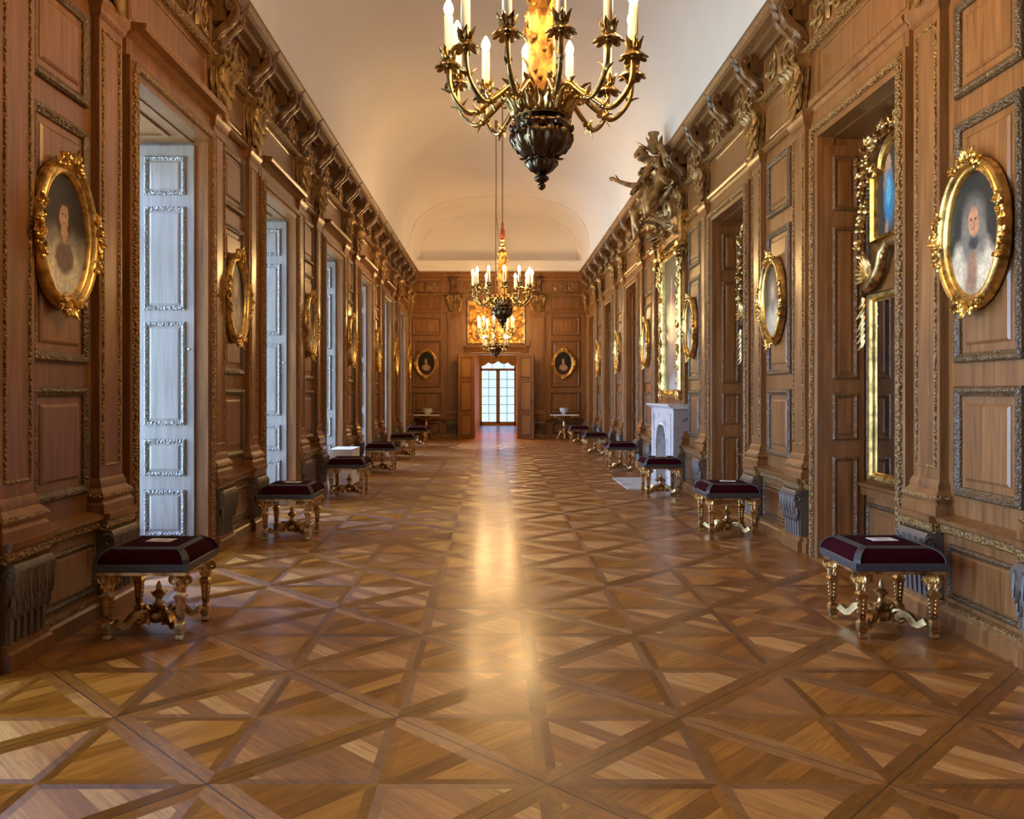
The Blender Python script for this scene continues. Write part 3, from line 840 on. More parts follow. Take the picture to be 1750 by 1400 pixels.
# ------------------------------------------------------------------ stools
def make_stool():
    t = thing('footstool', '', 'stool')
    HX = HY = 0.255
    b = MB()                                   # cushion: band, sloping shoulder, gently domed top
    rings = []
    for e, z in ((0.0, 0.395), (0.003, 0.435), (0.003, 0.458), (-0.008, 0.482), (-0.026, 0.502), (-0.05, 0.513), (-0.085, 0.519), (-0.17, 0.526)):
        ring = []
        hx, hy, r = HX + e, HY + e, 0.02
        for (sx, sy, a0) in ((1, 1, 0), (-1, 1, 90), (-1, -1, 180), (1, -1, 270)):
            for q in range(4):
                a = math.radians(a0 + 30 * q)
                ring.append((sx * (hx - r) + r * math.cos(a), sy * (hy - r) + r * math.sin(a), z))
        rings.append(ring)
    b.loft(rings)
    seat = b.build('seat_cushion', M['velvet'], t, ang=60)
    b = MB()                                   # grey braid: round the foot of the cushion, along the shoulders, round the top
    rr = []
    for e, z in ((0.004, 0.392), (0.008, 0.398), (0.009, 0.432), (0.004, 0.438)):
        hx, hy = HX + e, HY + e
        rr.append([(-hx, -hy, z), (hx, -hy, z), (hx, hy, z), (-hx, hy, z)])
    b.loft(rr)
    def strip(p, q, w_, up):
        p, q, up = V3(p), V3(q), V3(up).normalized(); sd = (q - p).cross(up).normalized() * w_ / 2
        b.loft([[x - sd, x + sd, x + sd + up * 0.005, x - sd + up * 0.005] for x in (p, q)])
    hx = HX - 0.062
    for a in range(4):
        c, s2 = math.cos(a * PI / 2), math.sin(a * PI / 2)
        def R(x, y, z): return (x * c - y * s2, x * s2 + y * c, z)
        strip(R(-hx - 0.017, -hx, 0.515), R(hx + 0.017, -hx, 0.515), 0.036, R(0, -0.25, 1))
        pts = [R(HX - 0.002, -HX + 0.002, 0.436), R(HX - 0.004, -HX + 0.004, 0.460), R(HX - 0.016, -HX + 0.016, 0.484), R(HX - 0.034, -HX + 0.034, 0.503), R(HX - 0.060, -HX + 0.060, 0.515)]
        for i in range(4): strip(pts[i], pts[i + 1], 0.040, R(0.7, -0.7, 0.25 + 0.5 * i))
    b.build('braid_trim', M['braid'], t, smooth=False)
    b = MB(); b.box(-HX + 0.005, HX - 0.005, -HY + 0.005, HY - 0.005, 0.372, 0.393)
    b.build('seat_rail', M['gold_dull'], t, smooth=False)
    b = MB()                                   # one leg, foot on the floor
    prof = [(0.016, 0.0), (0.026, 0.006), (0.027, 0.022), (0.018, 0.032), (0.029, 0.040), (0.031, 0.085), (0.027, 0.094), (0.018, 0.10), (0.019, 0.13), (0.028, 0.235), (0.036, 0.245), (0.036, 0.256), (0.024, 0.266), (0.022, 0.282), (0.034, 0.296), (0.037, 0.312), (0.026, 0.330), (0.030, 0.350), (0.034, 0.372)]
    b.lathe([(r * 1.18, z) for r, z in prof], 4, rot=PI / 4)
    for a in range(4):
        ca, sa = math.cos(a * PI / 2), math.sin(a * PI / 2)
        b.scroll((ca * 0.038, sa * 0.038, 0.338), (ca, sa, 0), (0, 0, 1), 0.027, 0.011, 1.3, 12)
        b.leaf((ca * 0.022, sa * 0.022, 0.275), (0, 0, 1), (ca, sa, 0), 0.045, 0.034, 0.3, 4)
        for j in range(5): b.ball((ca * (0.019 + 0.0018 * j), sa * (0.019 + 0.0018 * j), 0.125 + 0.024 * j), 0.0065, 6, 4)
    me = b.mesh('leg', M['gold_dull'], ang=40)
    L = 0.205
    for sx in (-1, 1):
        for sy in (-1, 1): inst('leg', me, t, (sx * L, sy * L, 0))
    b = MB()                                   # one arm of the crossed stretcher, S-curved with a volute
    path = []
    for i in range(13):
        q = i / 12; x = L - 0.03 - (L - 0.085) * q
        path.append((x, x, 0.074 + 0.020 * math.sin(2 * PI * q * 1.4 + 2.2) + 0.03 * q))
    b.tube(path, [0.026] * 12 + [0.020], 4)
    b.scroll((0.075, 0.075, 0.085), (1, 1, 0), (0, 0, 1), 0.050, 0.016, 1.5, 16, start=0.9)
    me = b.mesh('stretcher', M['gold_dull'], ang=40)
    for a in range(4): inst('stretcher', me, t, (0, 0, 0), a * PI / 2)
    b = MB()
    b.lathe([(0.02, 0.045), (0.05, 0.052), (0.068, 0.075), (0.07, 0.10), (0.05, 0.122), (0.036, 0.13), (0.042, 0.142), (0.024, 0.158), (0.018, 0.178), (0.02, 0.192), (0.036, 0.205), (0.042, 0.218), (0.026, 0.232), (0.014, 0.240), (0.017, 0.252), (0.015, 0.265), (0.004, 0.290)], 12, flute=(0.05, 0.12, 8, 0.10))
    for a in range(8):
        b.leaf((0.04 * math.cos(a * PI / 4), 0.04 * math.sin(a * PI / 4), 0.09), (0.3 * math.cos(a * PI / 4), 0.3 * math.sin(a * PI / 4), 1), (math.cos(a * PI / 4), math.sin(a * PI / 4), 0), 0.06, 0.034, 0.35, 4)
        b.leaf((0.016 * math.cos(a * PI / 4), 0.016 * math.sin(a * PI / 4), 0.195), (0.5 * math.cos(a * PI / 4), 0.5 * math.sin(a * PI / 4), 1), (math.cos(a * PI / 4), math.sin(a * PI / 4), 0), 0.036, 0.024, 0.5, 4)
    b.build('finial', M['gold_dull'], t, ang=50)
    return t
proto = make_stool()
STL = [(-1.99, 4.92), (-1.99, 8.14), (-2.0, 11.40), (-2.0, 14.75), (-2.0, 18.2), (-2.03, 21.9)]
STR = [(2.30, 4.95), (2.30, 8.24), (2.28, 11.45), (2.26, 15.0), (2.25, 18.75), (2.27, 22.6)]
ORD = ['nearest', 'second', 'third', 'fourth', 'fifth', 'sixth and farthest']
first = True
stools = {}
for nm, lst, desc in (('left', STL, 'by the left window wall'), ('right', STR, 'by the right wall')):
    for i, (x, y) in enumerate(lst):
        o = proto if first else copy_tree(proto); first = False
        o.location = (x, y, 0)
        extra = {('left', 2): ', by the white box', ('right', 2): ', by the fireplace'}.get((nm, i), '')
        o['label'] = ('%s burgundy velvet stool on gilt legs %s%s' % (ORD[i], desc, extra))
        o['category'] = 'stool'; o['group'] = 'velvet stools lining the gallery'
        stools[nm, i] = o
# printed cards on the cushions
b = MB(); b.box(-0.075, 0.075, -0.05, 0.05, 0, 0.003); CARD = b.mesh('card', M['paper'], smooth=False)
b = MB()
for i in range(3): b.box(-0.04 + 0.01 * i, 0.035, 0.012 - 0.014 * i, 0.018 - 0.014 * i, 0.003, 0.0036)
INK = b.mesh('print', M['ink'], smooth=False)
for nm, i in (('left', 0), ('left', 1), ('right', 0), ('right', 1), ('right', 2)):
    s_ = stools[nm, i]
    c = inst('notice_card', CARD, None, (s_.location.x + 0.01, s_.location.y + 0.01, 0.5264), random.uniform(-0.15, 0.15))
    inst('print', INK, c)
    tag(c, 'small white printed card lying on the %s velvet stool of the %s row' % (ORD[i], nm), 'card', 'cards lying on the stools')

# ------------------------------------------------------------------ oval portraits
PO = {}
sk, wh, dk = (0.62, 0.36, 0.21), (0.66, 0.60, 0.47), (0.05, 0.035, 0.025)
PO['pale_gown'] = painting_mat('portrait_pale_gown', (0.035, 0.028, 0.024), [((0.40, 0.35, 0.28), 0, -0.22, 0.34, 0.24, 0.35), ((0.80, 0.76, 0.60), 0, -0.22, 0.18, 0.17, 0.25), ((0.20, 0.13, 0.10), 0.0, -0.13, 0.10, 0.10, 0.25), ((0.045, 0.032, 0.026), 0, 0.11, 0.085, 0.13, 0.3), (sk, 0, 0.02, 0.038, 0.06, 0.3), (sk, 0, 0.10, 0.052, 0.074, 0.2), ((0.3, 0.11, 0.07), 0.0, 0.07, 0.016, 0.005, 0.5), ((0.12, 0.07, 0.05), 0.02, 0.115, 0.011, 0.006, 0.5), ((0.12, 0.07, 0.05), -0.02, 0.115, 0.011, 0.006, 0.5)])
PO['grey_wig'] = painting_mat('portrait_grey_wig', (0.020, 0.021, 0.020), [((0.50, 0.38, 0.26), -0.02, -0.27, 0.27, 0.21, 0.22), ((0.72, 0.62, 0.46), 0.11, -0.22, 0.085, 0.17, 0.35), ((0.34, 0.19, 0.12), -0.03, -0.19, 0.065, 0.15, 0.4), ((0.66, 0.58, 0.44), -0.14, -0.17, 0.075, 0.13, 0.4), ((0.17, 0.155, 0.135), 0, 0.07, 0.115, 0.15, 0.35), ((0.22, 0.20, 0.17), 0.07, -0.03, 0.05, 0.12, 0.5), ((0.22, 0.20, 0.17), -0.07, -0.03, 0.05, 0.12, 0.5), ((0.05, 0.05, 0.055), 0, -0.05, 0.05, 0.035, 0.4), ((0.58, 0.29, 0.15), 0.0, 0.07, 0.056, 0.085, 0.18), ((0.35, 0.12, 0.07), 0.0, 0.035, 0.018, 0.006, 0.5), ((0.10, 0.05, 0.035), 0.022, 0.085, 0.012, 0.007, 0.5), ((0.10, 0.05, 0.035), -0.022, 0.085, 0.012, 0.007, 0.5), ((0.38, 0.17, 0.09), 0.004, 0.06, 0.008, 0.022, 0.5)])
PO['dark_coat'] = painting_mat('portrait_dark_coat', (0.03, 0.026, 0.022), [((0.50, 0.42, 0.30), 0, -0.24, 0.22, 0.20, 0.4), ((0.62, 0.52, 0.38), 0.02, -0.14, 0.10, 0.16, 0.4), ((0.24, 0.19, 0.15), 0, 0.05, 0.10, 0.16, 0.4), (sk, 0, 0.08, 0.045, 0.065, 0.22)])
PO['bust'] = painting_mat('portrait_bare_shoulders', (0.016, 0.013, 0.011), [((0.05, 0.03, 0.025), 0, -0.25, 0.17, 0.17, 0.3), ((0.44, 0.27, 0.17), 0, -0.13, 0.12, 0.09, 0.3), ((0.40, 0.24, 0.15), 0, -0.02, 0.032, 0.06, 0.3), ((0.46, 0.28, 0.17), 0.0, 0.06, 0.045, 0.062, 0.22), ((0.20, 0.15, 0.10), 0, 0.12, 0.05, 0.03, 0.4)], 0.03)

def make_oval():
    t = thing('oval_portrait', '', 'picture')
    A, B = 0.335, 0.435
    b = MB(); n = 56                       # frame: moulded ring
    prof = [(0.0, 0.0), (0.0, 0.045), (-0.012, 0.062), (-0.03, 0.068), (-0.045, 0.055), (-0.052, 0.042), (-0.066, 0.046), (-0.078, 0.036), (-0.088, 0.022), (-0.088, 0.008)]
    rings = []
    for i in range(n):
        a = 2 * PI * i / n
        rings.append([(w_, (A + e) * math.cos(a), (B + e) * math.sin(a)) for e, w_ in prof])
    b.loft(rings, closed=False, loop=True)
    b.build('frame', M['gold'], t, ang=60)
    b = MB(); n = 48
    b.add([(0.016, 0, 0)] + [(0.016, (A - 0.08) * math.cos(2 * PI * i / n), (B - 0.08) * math.sin(2 * PI * i / n)) for i in range(n)], [[0, 1 + i, 1 + (i + 1) % n] for i in range(n)])
    b.build('canvas', PO['pale_gown'], t, smooth=False)
    rr = random.Random(5)
    for a0, sp, cnt in ((90, 27, 64), (270, 25, 56), (0, 24, 50), (180, 24, 50)):
        b = MB()
        for j in range(cnt):
            q = rr.uniform(-1, 1); a = math.radians(a0 + sp * q)
            e = rr.uniform(-0.035, 0.016 + 0.02 * (1 - abs(q)))
            p = (0.048 + rr.uniform(0, 0.02), (A + e) * math.cos(a), (B + e) * math.sin(a))
            if j % 3:
                d = rr.uniform(0, 2 * PI)
                b.leaf(p, (0.05, math.cos(d), math.sin(d)), (1, 0, 0), rr.uniform(0.028, 0.042), 0.032, 0.05, 5, th=0.45)
            else: b.ball(p, rr.uniform(0.011, 0.017), 6, 5)
        a = math.radians(a0)
        tip = 0.028 if a0 in (90, 270) else 0.012
        for s_ in (-1, 1):
            b.scroll((0.06, (A + tip * 0.6) * math.cos(a) - s_ * 0.03 * math.sin(a), (B + tip * 0.6) * math.sin(a) + s_ * 0.03 * math.cos(a)), (0, -math.sin(a) * s_, math.cos(a) * s_), (0, math.cos(a), math.sin(a)), 0.022, 0.009, 1.3, 12)
        b.leaf((0.06, (A - 0.01) * math.cos(a), (B - 0.01) * math.sin(a)), (0.25, math.cos(a), math.sin(a)), (1, 0, 0), 0.075 if tip > 0.02 else 0.05, 0.06, 0.3, 6, th=0.3)
        b.build('gilt_carving', M['gold'], t, ang=50)
    return t
oval = make_oval()
first = True
def place_oval(side, u, mat, label):
    global first
    o = oval if first else copy_tree(oval); first = False
    o.location = wloc(side, u, 2.315, 0.036); o.rotation_euler = (0, 0, SIDE[side])
    for ch in o.children:
        if ch.name.startswith('canvas'):
            if ch.data.users > 1: ch.data = ch.data.copy()
            ch.data.materials[0] = PO[mat]
    o['label'] = label; o['category'] = 'picture'; o['group'] = 'oval gilt-framed portraits'
L_M = ['pale_gown', 'dark_coat', 'pale_gown', 'grey_wig', 'dark_coat', 'pale_gown', 'dark_coat']
for k in range(-1, 6):
    i = k + 1
    txt = ['nearest oval portrait on the left wall, sitter in a pale gown, gilt frame'][0] if i == 0 else '%s oval gilt-framed portrait from the front on the left window wall' % ['', 'second', 'third', 'fourth', 'fifth', 'sixth', 'seventh'][i]
    place_oval('L', FL(k) + 0.77, L_M[i], txt)
R_M = ['grey_wig', 'dark_coat', 'grey_wig', 'pale_gown', 'dark_coat', 'grey_wig']
for k in range(-1, 5):
    i = k + 1
    txt = 'nearest oval portrait on the right wall, sitter in a long grey wig, gilt frame' if i == 0 else '%s oval gilt-framed portrait from the front on the right wall' % ['', 'second', 'third', 'fourth', 'fifth', 'sixth'][i]
    place_oval('R', FR(k) + 1.12, R_M[i], txt)
place_oval('E', -2.12, 'bust', 'dark oval portrait on the far end wall, left of the double door')
place_oval('E', 2.10, 'bust', 'dark oval portrait on the far end wall, right of the double door')

# ------------------------------------------------------------------ chandeliers
def arm_parts(R, zp, zb, r0, lift=0.10, dip=0.06):
    """arm mesh along +x from the bowl rim (r0, zb) to the pan (R, zp)"""
    b = MB()
    W = R - r0
    ctrl = [(r0, zb), (r0 + 0.02 * W / 0.4, zb + lift * 0.7), (r0 + 0.22 * W, zb + lift), (r0 + 0.44 * W, zb + 0.35 * lift), (r0 + 0.66 * W, zb - 0.3 * dip), (r0 + 0.86 * W, zb + 0.12 * (zp - zb)), (r0 + 0.98 * W, zb + 0.48 * (zp - zb)), (R, zp)]
    path = []
    n = len(ctrl)
    for i in range(n - 1):
        p0, p1, p2, p3 = (ctrl[max(0, min(n - 1, i + d))] for d in (-1, 0, 1, 2))
        for s_ in range(5):
            t = s_ / 5
            path.append(tuple(0.5 * ((2 * p1[c]) + (-p0[c] + p2[c]) * t + (2 * p0[c] - 5 * p1[c] + 4 * p2[c] - p3[c]) * t * t + (-p0[c] + 3 * p1[c] - 3 * p2[c] + p3[c]) * t ** 3) for c in (0, 1)))
    path.append(ctrl[-1])
    path = [(x, 0, z) for x, z in path]
    b.tube(path, [0.0185 - 0.004 * i / len(path) for i in range(len(path))], 8, up=(0, 1, 0))
    m = path[len(path) // 2]
    for s_, L in ((1, 0.06), (-1, 0.05)):
        b.leaf((m[0], 0, m[2]), (0.7 * s_, 0, 0.5), (-0.3, 0, 1), L, 0.035, 0.5, 5)
        b.leaf((m[0], 0, m[2]), (0.5 * s_, 0, -0.6), (0, 0, -1), L, 0.03, 0.3, 5)
    b.scroll((m[0] - 0.03, 0, m[2] + 0.012), (1, 0, 0), (0, 0, 1), 0.026, 0.008, 1.3, 12)
    m2 = path[int(len(path) * 0.30)]; m3 = path[int(len(path) * 0.80)]
    b.scroll((m2[0] - 0.01, 0, m2[2] - 0.03), (1, 0, 0), (0, 0, 1), 0.030, 0.009, 1.3, 12)
    for q in (m2, m3):
        b.leaf((q[0], 0, q[2]), (0.5, 0, 0.7), (0.6, 0, -0.6), 0.07, 0.036, 0.5, 5, th=0.3)
        b.leaf((q[0], 0, q[2]), (-0.2, 0, 0.9), (-0.8, 0, 0.2), 0.06, 0.032, 0.6, 5, th=0.3)
    b.ball((m[0], 0, m[2]), 0.024, 8, 6)
    b.lathe([(0.012, 0), (0.02, 0.01), (0.014, 0.025), (0.022, 0.035)], 8, (R, 0, zp - 0.03))
    arm = b.mesh('arm', M['bronze'], ang=60)
    b = MB()                                   # leafy pan and socket
    n = 48; ro = []
    for r, z, k, dz in ((0.012, -0.014, 0, 0), (0.04, -0.008, 0.04, 0), (0.066, -0.016, 0.20, -0.006), (0.076, -0.024, 0.24, -0.014), (0.078, -0.020, 0.24, -0.014), (0.045, 0.004, 0.05, 0), (0.012, 0.006, 0, 0)):
        ring = []
        for j in range(n):
            a = 2 * PI * j / n; lob = abs(math.cos(4 * a)) ** 0.7
            ring.append((R + r * (1 - k + k * 1.6 * lob) * math.cos(a), r * (1 - k + k * 1.6 * lob) * math.sin(a), zp + z + dz * lob))
        ro.append(ring)
    b.loft(ro)
    b.lathe([(0.018, 0), (0.026, 0.012), (0.02, 0.024), (0.032, 0.045), (0.033, 0.062)], 12, (R, 0, zp))
    for j in range(6):
        a = j * PI / 3
        b.leaf((R + 0.028 * math.cos(a), 0.028 * math.sin(a), zp + 0.018), (0.16 * math.cos(a), 0.16 * math.sin(a), 1), (math.cos(a), math.sin(a), 0), 0.072, 0.040, 0.22, 5, th=0.30)
    pan = b.mesh('drip_pan', M['bronze'], ang=60)
    cs = MB().lathe([(0.027, 0.045), (0.027, 0.10), (0.026, 0.275), (0.021, 0.282)], 10, (R, 0, zp)).mesh('candle', M['wax'])
    bl = MB().lathe([(0.012, 0.280), (0.024, 0.297), (0.029, 0.318), (0.022, 0.345), (0.009, 0.370), (0.001, 0.380)], 8, (R, 0, zp)).mesh('bulb', M['bulb'])
    return arm, pan, cs, bl
def add_arms(t, n, R, zp, zb, r0, a0=0.0, lift=0.10, dip=0.06):
    arm, pan, cs, bl = arm_parts(R, zp, zb, r0, lift, dip)
    for i in range(n):
        a = inst('arm', arm, t, (0, 0, 0), a0 + 2 * PI * i / n)
        for nm, me in (('drip_pan', pan), ('candle', cs), ('bulb', bl)): inst(nm, me, a)
def stem_mesh(z0, z1, r):
    b = MB()
    H = z1 - z0
    b.lathe([(r * 1.9, z0 - 0.02), (r * 2.0, z0 + 0.03), (r * 1.2, z0 + 0.07), (r * 1.5, z0 + 0.12), (r * 1.1, z0 + 0.17), (r * 0.95, z0 + 0.2), (r * 0.85, z0 + H * 0.55), (r * 1.15, z0 + H * 0.58), (r * 0.85, z0 + H * 0.62), (r * 0.7, z0 + H * 0.9), (r * 1.1, z0 + H * 0.95), (r * 0.5, z1)], 20, flute=(z0 + 0.19, z0 + H * 0.9, 10, 0.09))
    rr = random.Random(11)
    for i in range(80):
        a = rr.uniform(0, 2 * PI); z = z0 + rr.uniform(0.02, 1) ** 0.9 * H * 0.95; q = r * (1.0 if z > z0 + 0.2 else 1.4)
        if i % 3 == 0: b.ball((q * math.cos(a), q * math.sin(a), z), rr.uniform(0.012, 0.02), 6, 4)
        else: b.leaf((q * 0.9 * math.cos(a), q * 0.9 * math.sin(a), z), (0.2 * math.cos(a), 0.2 * math.sin(a), rr.choice((-1, 1))), (math.cos(a), math.sin(a), 0), 0.07, 0.045, 0.4, 5)
    for i in range(6):
        a = i * PI / 3
        b.scroll((r * 1.9 * math.cos(a), r * 1.9 * math.sin(a), z0 + 0.14), (math.cos(a), math.sin(a), 0), (0, 0, 1), 0.055, 0.016, 1.5, 16, start=1.0)
    return b
def bowl_mesh(z, s=1.0):
    """fluted urn hanging under the arms; z = rim height"""
    b = MB()
    pr = [(0.13, 0.02), (0.165, 0.012), (0.172, -0.005), (0.15, -0.02), (0.155, -0.035), (0.185, -0.05), (0.192, -0.075), (0.172, -0.095), (0.188, -0.12), (0.19, -0.15), (0.17, -0.20), (0.13, -0.24), (0.095, -0.262), (0.088, -0.275), (0.10, -0.285), (0.098, -0.31), (0.075, -0.345), (0.05, -0.362), (0.028, -0.37), (0.03, -0.376), (0.047, -0.39), (0.047, -0.405), (0.028, -0.42), (0.014, -0.426), (0.024, -0.434), (0.028, -0.448), (0.020, -0.462), (0.004, -0.472)]
    b.lathe([(r * s, z + q * s) for r, q in pr], 48, flute=(z - 0.33 * s, z - 0.09 * s, 10, 0.10))
    for i in range(6):
        a = i * PI / 3
        b.ball((0.185 * s * math.cos(a), 0.185 * s * math.sin(a), z - 0.07 * s), (0.028 * s, 0.028 * s, 0.034 * s), 8, 6)
        b.leaf((0.19 * s * math.cos(a), 0.19 * s * math.sin(a), z - 0.11 * s), (0.02 * math.cos(a), 0.02 * math.sin(a), -1), (math.cos(a), math.sin(a), 0), 0.13 * s, 0.07 * s, -0.35, 6)
        b.leaf((0.10 * s * math.cos(a), 0.10 * s * math.sin(a), z - 0.27 * s), (0.9 * math.cos(a), 0.9 * math.sin(a), -0.3), (0, 0, 1), 0.045 * s, 0.05 * s, 0.3, 4)
    return b
def hang(t, z1, top=6.88):
    b = MB(); b.lathe([(0.02, z1), (0.05, z1 + 0.02), (0.07, z1 + 0.05), (0.03, z1 + 0.08), (0.045, z1 + 0.12), (0.03, z1 + 0.16), (0.05, z1 + 0.19), (0.02, z1 + 0.22)], 14)
    b.build('top_baluster', M['gold_dull'], t)
    b = MB(); b.lathe([(0.045, z1 + 0.22), (0.052, z1 + 0.235), (0.045, z1 + 0.36), (0.02, z1 + 0.44), (0.028, z1 + 0.48), (0.012, z1 + 0.54)], 14)
    b.build('tassel', M['tassel'], t)
    b = MB(); b.tube([(0, 0, z1 + 0.5), (0, 0, top)], 0.012, 6)
    b.build('cord', M['cord'], t)

def chandelier(loc, label, arms=12, a0=0.0):
    t = thing('chandelier', label, 'chandelier', loc, 0, 'gilt chandeliers down the gallery')
    bowl_mesh(3.06, 0.93).build('bowl', M['bronze_dark'], t, ang=60)
    stem_mesh(3.07, 4.10, 0.085).build('stem', M['stem_gold'], t, ang=60)
    b = MB()
    for i in range(18):
        a = i * PI / 9
        b.leaf((0.162 * math.cos(a), 0.162 * math.sin(a), 3.055), (0.25 * math.cos(a), 0.25 * math.sin(a), 1), (math.cos(a), math.sin(a), 0), 0.12, 0.064, 0.35, 6, th=0.25)
    b.build('leaf_collar', M['bronze'], t, ang=60)
    add_arms(t, arms, 0.56, 3.36, 3.085, 0.15, a0, 0.11, 0.07)
    hang(t, 4.10)
    return t
c1 = chandelier((0.28, 5.0, 0), 'nearest and largest gilt chandelier with lit candle bulbs and dark fluted urn', 12, 0.13)
c2 = chandelier((0.14, 15.7, 0), 'middle chandelier of the three, hanging from a cord with a red tassel', 12, 0.05)
b = MB(); b.tube([(-0.12, 0, 6.42), (-0.12, 0, 4.8), (-0.06, 0, 4.16)], 0.010, 6); b.tube([(-0.12, 0, 6.55), (-0.12, 0, 6.40)], 0.03, 6)
b.build('counter_cord', M['cord'], c2)
t = thing('chandelier', 'farthest chandelier, two tiers of lit bulbs before the far double door', 'chandelier', (0.02, 23.4, 0), 0, 'gilt chandeliers down the gallery')
bowl_mesh(2.80, 0.95).build('bowl', M['bronze_dark'], t, ang=60)
stem_mesh(2.80, 3.75, 0.075).build('stem', M['stem_gold'], t, ang=60)
add_arms(t, 10, 0.50, 3.16, 2.94, 0.10, 0.2)
add_arms(t, 6, 0.36, 2.66, 2.62, 0.12, 0.35, 0.05, 0.08)
hang(t, 3.75)

# ------------------------------------------------------------------ far end: double door, over-door panel, tables
door = struct(MB().box(DX0, DX0 + 0.04, YE + 0.0, YE + 0.30, 0, DZ).box(DX1 - 0.04, DX1, YE + 0.0, YE + 0.30, 0, DZ).box(DX0, DX1, YE, YE + 0.30, DZ - 0.04, DZ).build('door_1', M['oak'], smooth=False))
def leaf_mesh(w):
    b = MB(); b.box(0, w, -0.022, 0.022, 0.012, DZ - 0.05)
    for sgn in (-1, 1):
        for z0, z1 in ((1.86, 2.50), (0.86, 1.76), (0.10, 0.76)):
            o = MB(); o.cur = 1
            o.frame(0.10, w - 0.10, z0, z1, [(0, 0), (0.003, 0.014), (0.018, 0.02), (0.034, 0.01), (0.038, 0.002)])
            o.cur = 2; o.field(0.138, w - 0.138, z0 + 0.038, z1 - 0.038, inset=0.008, bev=0.01, h=0.012)
            k = len(b.v); b.v += [(y, sgn * (x + 0.022), z) for x, y, z in o.v]; b.f += [[i + k for i in f] for f in o.f]; b.mi += o.mi
    return b.mesh('door_leaf', [M['oak'], M['oak_dark'], M['gilt_carved']], ang=25)
LF = leaf_mesh(0.66)
for s_, x, ang in ((-1, DX0 - 0.01, math.radians(180 + 47)), (1, DX1 + 0.01, math.radians(-47))):
    o = inst('door_leaf', LF, door, (x, YE - 0.03, 0), ang)
    h = MB(); h.tube([(0.61, -0.02, 1.12), (0.61, -0.06, 1.12), (0.54, -0.065, 1.12)], 0.009, 6); h.box(0.595, 0.625, -0.028, -0.02, 1.04, 1.20)
    h.tube([(0.61, 0.02, 1.12), (0.61, 0.06, 1.12), (0.54, 0.065, 1.12)], 0.009, 6)
    h.build('door_handle', M['iron'], o)
t = thing('overdoor_relief', 'gilded relief panel with scrollwork over the far double door', 'relief', (0.03, YE - 0.02, 2.90))
b = MB()
b.frame(-0.90, 0.90, 0, 1.36, [(0, 0), (0, 0.03), (0.02, 0.05), (0.05, 0.035), (0.055, 0.01)])
o = b.build('frame', M['gold_dull'], t, ang=30); o.rotation_euler = (0, 0, -PI / 2)
b = MB(); b.box(0, 0.012, -0.86, 0.86, 0.04, 1.32)
rr = random.Random(9)
for s_ in (-1, 1):
    for (u, z, r) in ((0.55, 0.30, 0.20), (0.25, 0.22, 0.13), (0.62, 0.85, 0.18), (0.28, 1.05, 0.17)):
        b.scroll((0.02, s_ * u, z), (0, s_, 0), (0, 0, 1), r, 0.022, 1.6, 22, start=rr.uniform(0, 6))
    for j in range(26):
        u, z, a = rr.uniform(0.05, 0.8), rr.uniform(0.1, 1.25), rr.uniform(0, 6.28)
        b.leaf((0.012, s_ * u, z), (0, math.cos(a), math.sin(a)), (1, 0, 0), 0.15, 0.07, 0.2, 5)
b.ball((0.03, 0, 0.75), (0.05, 0.20, 0.26), 14, 10)
o = b.build('relief_panel', M['gold_relief'], t, ang=50); o.rotation_euler = (0, 0, -PI / 2)

def console_table(x, label, bowl_kind):
    t = thing('console_table', label, 'table', (x, YE - 0.36, 0), 0, 'console tables at the end wall')
    b = MB()
    b.prism([(-0.41, 0.715), (-0.43, 0.73), (-0.43, 0.745), (-0.41, 0.755), (0.41, 0.755), (0.43, 0.745), (0.43, 0.73), (0.41, 0.715)], -0.20, 0.20)
    b.build('marble_top', M['marble'], t, smooth=False)
    b = MB()
    b.lathe([(0.07, 0.16), (0.09, 0.20), (0.05, 0.25), (0.04, 0.36), (0.07, 0.44), (0.05, 0.50), (0.045, 0.58), (0.08, 0.66), (0.12, 0.70), (0.14, 0.715)], 12)
    for i in range(10):
        a = i * PI / 5
        b.leaf((0.045 * math.cos(a), 0.045 * math.sin(a), 0.28 + 0.25 * (i % 2)), (0.2 * math.cos(a), 0.2 * math.sin(a), 1), (math.cos(a), math.sin(a), 0), 0.13, 0.06, 0.4, 5)
    for s_ in (-1, 1):
        b.tube([(s_ * 0.05, 0, 0.60), (s_ * 0.14, 0, 0.62), (s_ * 0.22, 0, 0.67), (s_ * 0.28, 0, 0.70)], 0.018, 6)
        b.scroll((s_ * 0.25, 0, 0.67), (s_, 0, 0), (0, 0, 1), 0.04, 0.013, 1.4, 14)
    b.build('pedestal', M['gold_dull'], t, ang=50)
    b = MB()
    for a in (PI / 2, PI / 2 + 2 * PI / 3, PI / 2 + 4 * PI / 3):
        c, s_ = math.cos(a), -math.sin(a)
        b.tube([(0.05 * c, 0.05 * s_, 0.24), (0.12 * c, 0.12 * s_, 0.20), (0.17 * c, 0.17 * s_, 0.11), (0.20 * c, 0.20 * s_, 0.03), (0.23 * c, 0.23 * s_, 0.022)], [0.03, 0.036, 0.032, 0.026, 0.02], 8)
        b.ball((0.22 * c, 0.22 * s_, 0.03), (0.045, 0.045, 0.03), 8, 6)
        b.scroll((0.15 * c, 0.15 * s_, 0.20), (c, s_, 0), (0, 0, 1), 0.06, 0.016, 1.4, 16)
    b.build('scroll_foot', M['gold_dull'], t, ang=50)
console_table(-2.09, 'gilt console table with pale marble top left of the far door', 0)
console_table(2.10, 'gilt console table with pale marble top right of the far door', 1)
def porcelain(name, pat):
    m = NT(name); n = m.noise(m.obj(), 22, 3).outputs['Fac']
    m.bsdf(Base_Color=m.ramp(n, (0.50, (0.78, 0.80, 0.82)), (0.58, pat)), Roughness=0.15)
    return m.mat
